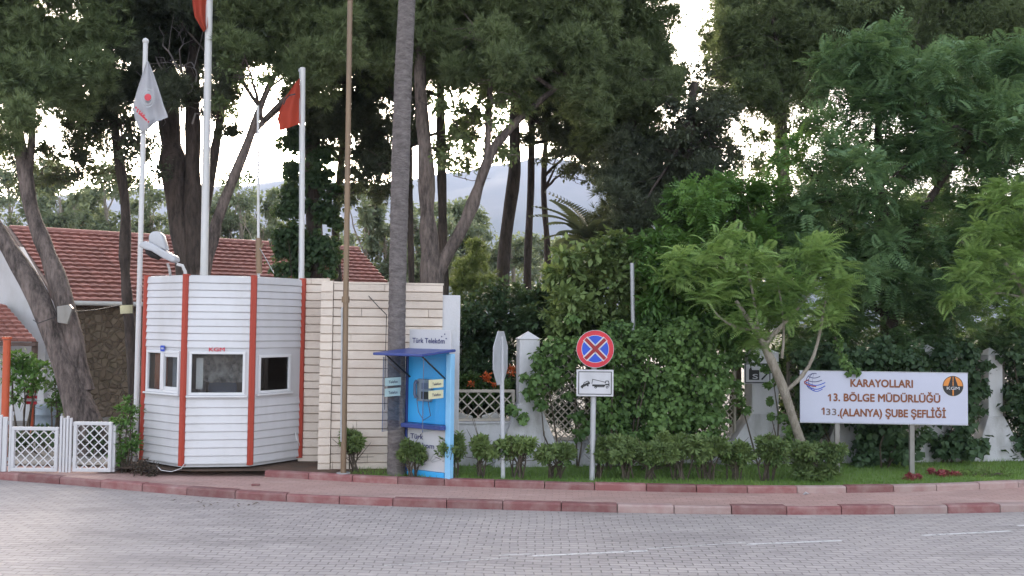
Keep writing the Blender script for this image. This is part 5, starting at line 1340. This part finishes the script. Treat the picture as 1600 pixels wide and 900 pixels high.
# broadleaf thicket behind the ivy
def bush(name, label, Y, blobs, m, tm, size, dens_, nsub=14, sub=.36, cat='bush', fn_=foliage, ground=Z_LAWN, stems=6, **kw):
    B = blobs_px(blobs, Y); cx = sum(b[0] for b in B) / len(B); cy = sum(b[1] for b in B) / len(B)
    t = thing(name, (cx, cy, ground), label, cat)
    fn_('foliage', B, M[m], t, tm, size, dens_, nsub=nsub, sub=sub, **kw)
    mb = MB()
    for i in range(min(stems, len(B))):
        b = B[i]; s = Vector((cx + (b[0] - cx) * .35, cy + rng.normal() * .06, ground - .03)); e = Vector(b[:3])
        md = s.lerp(e, .5) + Vector((rng.normal() * .06, rng.normal() * .06, .05))
        mb.tube([s, md, e], [.022, .016, .006], 6)
        for _ in range(3):
            q = md.lerp(e, rng.random()); e2 = q + Vector(rng.normal(size=3)) * b[3] * .7; mb.tube([q, e2], [.008, .003], 4)
    mb.build('stem', M['twig'], t)
    return t
bush('leafy_bush', 'mid green leafy bush left of the slim grey pole', 18.0, [(905, 420, 36), (940, 400, 40), (960, 440, 44), (915, 470, 44), (880, 470, 36), (985, 400, 36), (1000, 450, 44), (870, 430, 26), (950, 490, 44), (900, 510, 40), (1010, 500, 40), (960, 370, 26), (990, 380, 24)] + fill([(865,420),(960,360),(1020,400),(1030,540),(870,540)], 30, 24, .4), 'shrub', LEAF, .16, 30, up=.0)
bush('leafy_bush', 'glossy green bush right of the slim grey pole', 17.6, [(1040, 440, 40), (1020, 410, 34), (1070, 470, 44), (1100, 500, 40), (1040, 500, 44), (1130, 520, 40), (1150, 480, 30), (1010, 380, 26), (1030, 370, 22), (1080, 420, 30)] + fill([(1000,380),(1080,400),(1170,460),(1170,550),(1010,540)], 30, 20, .4), 'loquat', tm_leaf(.2, .2), .19, 26, up=.1)
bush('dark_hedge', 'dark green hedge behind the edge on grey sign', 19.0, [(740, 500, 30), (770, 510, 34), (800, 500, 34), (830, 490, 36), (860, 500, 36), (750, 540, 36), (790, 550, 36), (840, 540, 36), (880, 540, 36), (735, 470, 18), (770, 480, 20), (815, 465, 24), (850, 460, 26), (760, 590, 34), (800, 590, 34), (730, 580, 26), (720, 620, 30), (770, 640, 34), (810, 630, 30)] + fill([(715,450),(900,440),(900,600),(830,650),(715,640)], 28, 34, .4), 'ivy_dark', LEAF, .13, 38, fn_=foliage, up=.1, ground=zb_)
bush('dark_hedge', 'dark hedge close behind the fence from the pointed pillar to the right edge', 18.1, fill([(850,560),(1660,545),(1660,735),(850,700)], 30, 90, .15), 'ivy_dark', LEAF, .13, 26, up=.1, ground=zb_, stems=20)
bush('young_pine', 'soft pale green young pine behind the fence', 22.0, [(742, 410, 24), (735, 440, 32), (755, 450, 30), (725, 465, 26), (745, 385, 14), (765, 470, 24), (715, 440, 16)], 'sapling', TUFT, .2, 24, cat='tree', up=.5)
bush('flower_bush', 'leafy bush with orange flowers behind the low lattice panel', 17.3, [(750, 618, 20), (725, 612, 18), (780, 620, 20), (790, 606, 20), (740, 590, 14), (720, 595, 12), (800, 630, 16)], 'ivy', LEAF, .12, 42, ground=zb_, up=.2)
fb_ = bpy.data.objects['flower_bush']
B = blobs_px([(762, 588, 7), (760, 592, 5), (735, 600, 5), (797, 580, 8), (803, 577, 5), (772, 600, 5)], 17.0)
foliage('blossom', B, M['petal_orange'], fb_, LEAF, .06, 260, nsub=5, sub=.5)

# ivy on the fence
climber('ivy', 'bright ivy spilling over the white pointed pillar and lattice', 16.15, [(850, 560, 24), (875, 545, 24), (895, 560, 22), (835, 590, 22), (870, 590, 26), (900, 530, 20), (905, 590, 14), (825, 615, 16), (860, 535, 16), (890, 615, 12), (845, 625, 14), (800, 635, 13), (818, 650, 10), (895, 500, 16, .2), (915, 600, 13), (900, 650, 12), (908, 675, 10)], 'ivy', .105, 60, nsub=10)
climber('ivy', 'large dark ivy mass over the fence behind the no stopping sign', 16.3, [(960, 540, 34), (1000, 530, 34), (1040, 540, 36), (1080, 550, 36), (1110, 570, 32), (950, 580, 34), (990, 590, 40), (1040, 600, 42), (1085, 610, 40), (1120, 620, 26), (960, 630, 34), (1010, 640, 40), (1060, 650, 40), (1105, 655, 30), (940, 660, 26), (970, 510, 24), (1060, 510, 26), (1020, 680, 36), (1080, 690, 30), (950, 690, 20), (1130, 590, 18), (930, 530, 16), (1140, 555, 16)] + fill([(925,520),(1000,498),(1090,500),(1140,545),(1148,600),(1120,650),(1118,692),(930,692),(935,600)], 22, 60, .22), 'ivy', .092, 50, nsub=12)
climber('ivy', 'ivy strand creeping down the pillar with the black and white plate', 16.45, [(1150, 600, 13), (1155, 622, 12), (1165, 640, 9), (1150, 560, 18), (1215, 590, 8), (1205, 570, 10), (1178, 560, 12), (1195, 575, 6), (1200, 600, 4), (1203, 625, 4), (1205, 650, 4), (1225, 650, 12), (1228, 690, 12), (1232, 670, 14)], 'ivy', .09, 70, nsub=7, sub=.5)
climber('ivy', 'hanging ivy tendril touching the top of the name board', 15.9, [(1318, 556, 9), (1324, 570, 7), (1326, 580, 6), (1312, 535, 10), (1338, 579, 5), (1305, 515, 11)], 'ivy', .085, 75, nsub=6, sub=.45, root=(1300, 500, 16.3))
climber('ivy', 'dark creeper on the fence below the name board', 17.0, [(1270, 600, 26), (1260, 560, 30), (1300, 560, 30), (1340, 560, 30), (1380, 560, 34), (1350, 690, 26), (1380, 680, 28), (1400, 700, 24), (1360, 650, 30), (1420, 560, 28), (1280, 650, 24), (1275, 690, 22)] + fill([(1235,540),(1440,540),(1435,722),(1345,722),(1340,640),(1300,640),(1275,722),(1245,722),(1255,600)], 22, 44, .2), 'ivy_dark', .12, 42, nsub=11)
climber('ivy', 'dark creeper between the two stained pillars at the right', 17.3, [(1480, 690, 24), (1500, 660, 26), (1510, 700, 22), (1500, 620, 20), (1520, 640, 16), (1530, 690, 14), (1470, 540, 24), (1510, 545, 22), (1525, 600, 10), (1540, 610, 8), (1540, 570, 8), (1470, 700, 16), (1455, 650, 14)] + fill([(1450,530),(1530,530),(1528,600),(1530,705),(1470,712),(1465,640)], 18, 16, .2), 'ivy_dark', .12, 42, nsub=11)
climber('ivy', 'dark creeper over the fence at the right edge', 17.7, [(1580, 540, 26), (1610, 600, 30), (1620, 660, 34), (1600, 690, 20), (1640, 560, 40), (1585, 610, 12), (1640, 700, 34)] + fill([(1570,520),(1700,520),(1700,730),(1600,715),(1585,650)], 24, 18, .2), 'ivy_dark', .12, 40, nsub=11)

# bushes at the left
bush('leafy_bush', 'tall light green bush squeezed against the left kiosk post', 15.75, [(198, 660, 20), (195, 690, 20), (205, 640, 13), (190, 715, 18), (206, 700, 16), (200, 625, 8), (186, 640, 7), (180, 660, 8)], 'loquat', LEAF, .085, 110, nsub=9, ground=Z_WALK, up=.4)
bush('leafy_bush', 'dry grey bush on the soil under the kiosk corner', 15.35, [(225, 728, 14), (240, 733, 11), (212, 730, 10)], 'twig', LONGLEAF, .09, 120, nsub=9, ground=Z_WALK, up=.2)
bush('leafy_bush', 'round leafy shrub hanging under the porch roof', 19.2, [(35, 570, 24), (55, 575, 20), (20, 590, 20), (45, 600, 18), (60, 600, 14), (20, 560, 16), (25, 620, 14)], 'loquat', LEAF, .13, 60, nsub=10, ground=zb_)
bush('leafy_bush', 'dark leafy shrub beside the leaning pine behind the gate', 19.0, [(85, 600, 16), (95, 620, 16), (90, 575, 14), (105, 640, 14), (80, 630, 10)], 'ivy', LEAF, .12, 60, nsub=10, ground=zb_)
bush('leafy_bush', 'low dark hedge seen through the left lattice gate', 17.4, [(35, 690, 22), (60, 685, 20), (80, 690, 18), (140, 690, 22), (160, 700, 20), (120, 700, 16), (150, 670, 14), (20, 700, 14)], 'ivy_dark', LEAF, .10, 70, nsub=10, ground=zb_)

# pruned shrubs along the lawn kerb
SH = [(549, 712, 18, 30, 'lone pruned shrub at the foot of the tan pole'),
      (641, 716, 17, 26, 'small pruned shrub between palm trunk and phone booth'),
      (703, 710, 23, 32, 'bushy pruned shrub at the right corner of the phone booth'),
      (752, 712, 17, 30, 'slim pruned shrub left of the edge on grey sign pole'),
      (809, 713, 24, 30, 'pruned shrub right of the edge on grey sign pole'),
      (866, 714, 26, 30, 'pruned shrub below the flared foot of the pointed pillar'),
      (938, 716, 18, 30, 'pruned shrub wrapping the foot of the no stopping sign pole'),
      (985, 718, 27, 32, 'first pruned shrub of the continuous row right of the no stopping sign'),
      (1022, 719, 22, 28, 'second pruned shrub of the continuous row right of the no stopping sign'),
      (1066, 720, 27, 33, 'third pruned shrub of the continuous row right of the no stopping sign'),
      (1112, 721, 26, 31, 'fourth pruned shrub of the row, just left of the white pillar foot'),
      (1152, 722, 24, 29, 'pruned shrub directly before the white pillar with the plate'),
      (1202, 724, 30, 30, 'last and widest pruned shrub of the continuous row'),
      (1284, 728, 29, 28, 'dense rounded shrub at the foot of the young leaning tree')]
for i, (px, py, rw, rh, lab) in enumerate(SH):
    b0 = G(px, (742 if px < 600 else 750) + (px - 550) * .008, Z_LAWN); Y = b0.y + .28; k = Y / F
    zmid = W(px, py - 6, Y).z; t = thing('pruned_shrub', (b0.x, Y, Z_LAWN), lab, 'shrub', 'pruned shrubs along the lawn kerb')
    r = rw * k * 1.12; B = []
    for _ in range(9):
        B.append((b0.x + rng.uniform(-.85, .85) * r, Y + rng.uniform(-.6, .6) * r, Z_LAWN + rh * k * rng.uniform(1.15, 1.85), r * rng.uniform(.28, .42)))
    if i == 13: B += [(b0.x + dx * r, Y - .05, Z_LAWN + .16, r * .55) for dx in (-.6, 0, .6)]
    whorls('foliage', B, M['shrub'], t, ROSE7, .10, 29, nsub=9, sub=.5, upb=.7, fill=.4)
    hang('lower_leaves', [(x, y, z - .06, q) for x, y, z, q in B], M['ivy'], t, LEAF, .06, 10, nsub=5, sub=.5)
    mb = MB(); ns = int(6 + rw / 5)
    for j in range(ns):
        b = B[j % len(B)]; s = Vector((b0.x + rng.uniform(-.4, .4) * r, Y + rng.normal() * .06, Z_LAWN - .03)); e = Vector(b[:3]) + Vector((0, 0, b[3] * .3))
        md = s.lerp(e, .45) + Vector((rng.normal() * .03, rng.normal() * .03, .03)); mb.tube([s, md, e], [.015, .011, .005], 6)
        for _ in range(4):
            q = md.lerp(e, rng.uniform(-.3, .8)); e2 = q + Vector((rng.normal() * .13, rng.normal() * .1, abs(rng.normal()) * .16)); mb.tube([q, e2], [.008, .003], 5)
    mb.build('stem', M['twig'], t)

# red leaved ground plants at the right
def redplant(px, py, n, label):
    p = G(px, py, Z_LAWN); t = thing('bedding_plant', p, label, 'plant')
    B = [(p.x + rng.uniform(-.2, .2) * n, p.y + rng.uniform(-.1, .16), Z_LAWN + .03, .06) for _ in range(int(6 * n))]
    whorls('leaves', B, M['petal_red'], t, ROSE5, .06, 240, nsub=5, sub=.5)
redplant(1434, 749, 1, 'small patch of red leaved plants below the name board post')
redplant(1470, 744, 1.5, 'larger patch of red leaved plants right of the name board post')
bush('ground_cover', 'dry greenish ground plants beside the red leaved patch', 15.9, [(1500, 744, 10), (1520, 742, 10), (1545, 742, 9), (1570, 741, 9), (1480, 748, 8), (1535, 747, 8)], 'shrub', LONGLEAF, .12, 120, nsub=6, cat='plant')

# debris on the road and pavement
n = 15; x = rng.normal(size=n); T = np.array([list(G(345 + 40 * a, 788 + 3.2 * b + 2 * a, .006)) for a, b in zip(rng.normal(size=n), rng.normal(size=n))])
d = rng.normal(size=(n, 3)); d[:, 2] *= .08; v, f = scatter(LONGLEAF, frames(d, np.array([[0, 0, 1.0]]) + rng.normal(size=(n, 3)) * .1), T + np.array([0, 0, .012]), rng.uniform(.04, .12, n))
tag(mesh_np('leaf_litter', v, f, M['dry']), 'dry leaves and twigs lying on the road by the kerb', 'litter', kind='stuff')
p = G(1259, 773, Z_WALK); mb = MB(); mb.add([(p.x - .05, p.y, p.z + .004), (p.x, p.y - .03, p.z + .03), (p.x + .06, p.y, p.z + .012), (p.x + .01, p.y + .05, p.z + .04), (p.x, p.y, p.z + .004)], [(0, 1, 3), (1, 2, 3), (0, 4, 1), (4, 2, 1), (0, 3, 4), (3, 2, 4)])
tag(mb.build('paper_scrap', M['sign_white']), 'crumpled white paper scrap on the pavement', 'litter')
p = G(400, 759, Z_WALK); mb = MB(); mb.box(p.x - .07, p.x + .06, p.y - .03, p.y + .03, p.z + .003, p.z + .03)
tag(bevel(mb.build('stone', M['kerb']), .012), 'small loose stone on the pavement before the kiosk', 'stone')

# ================================================================== BACKGROUND TREES
def far(label, Y, px, top, wd, m='eucalypt', base=470, name='eucalyptus_tree'):
    s0 = W(px, 480, Y); t = thing(name, (s0.x, s0.y, 0), label, 'tree', 'grey green trees behind the pines')
    top -= 32; H = base - top; bl = []
    for k in range(26):
        q = rng.random() ** .8; bl.append((px + rng.uniform(-.6, .6) * wd * (1 - .45 * q), base - H * (.10 + .84 * q), wd * rng.uniform(.13, .24), rng.uniform(-1.5, 1.5)))
    B = blobs_px(bl, Y); mb = MB()
    P_, R2 = stem(mb, [(px, base + 20, 9), (px + 3, base - H * .4, 7), (px - 2, base - H * .8, 4)], Y, 8, 0)
    limbs(mb, P_[len(P_) // 2:], B, 6, .05); mb.build('trunk', M['bark_grey'], t)
    foliage('crown', B, M[m], t, LEAF, .26, 8, nsub=16, sub=.38, up=-.2, squash=.9)
FAR = [(-30, 290, 90, 'grey green tree at the left edge above the porch'), (55, 260, 80, 'grey green tree above the left end of the red roof'), (130, 320, 90, 'low grey green tree just above the red roof'), (345, 330, 80, 'grey green tree right behind the tallest flagpole'), (405, 330, 60, 'grey green tree behind the thin rooftop mast'), (600, 345, 70, 'grey green tree directly behind the palm trunk'), (680, 370, 70, 'low grey green tree behind the forked pine trunk'), (735, 375, 70, 'low grey green tree behind the soft young pine'), (800, 400, 70, 'low grey green tree behind the dark hedge'), (15, 275, 90, 'grey green tree farthest left, behind the leaning twin pine'), (95, 300, 90, 'grey green tree above the roof left of the slim dark pine'), (165, 285, 90, 'grey green tree right behind the slim dark pine'),
       (235, 310, 70, 'grey green tree between slim dark pine and thick double pine'), (375, 290, 80, 'grey green tree above the roof right of the tallest flagpole'), (430, 310, 60, 'grey green tree seen left of the ivy column'),
       (570, 310, 80, 'grey green tree between tan pole and palm trunk'), (650, 340, 60, 'grey green tree just right of the palm trunk'), (710, 330, 70, 'grey green tree in the fork of the forked pine'),
       (755, 350, 60, 'grey green tree left of the dark thick trunked pine'), (840, 390, 60, 'low grey green tree below the blue hill'), (885, 400, 60, 'low grey green tree left of the small feathery palm')]
for i, (px, top, wd, lab) in enumerate(FAR): far(lab, 40 + (i % 5) * 4, px, top, wd)
for i, (px, top, wd) in enumerate([(-80, 300, 120), (960, 380, 120), (1080, 330, 120), (1200, 340, 120), (1320, 330, 120), (1450, 330, 130), (1580, 330, 130), (1700, 330, 140)]):
    far(['grey green tree beyond the left edge behind the porch', 'grey green tree far behind the small feathery palm', 'grey green tree far behind the dark drooping conifer', 'grey green tree far behind the leaning young tree', 'grey green tree far behind the left part of the dark feathery tree', 'grey green tree far behind the middle of the dark feathery tree', 'grey green tree far behind the bright tree at the right edge', 'grey green tree beyond the right edge of the fence'][i], 40 + (i % 2) * 3, px, top, wd)
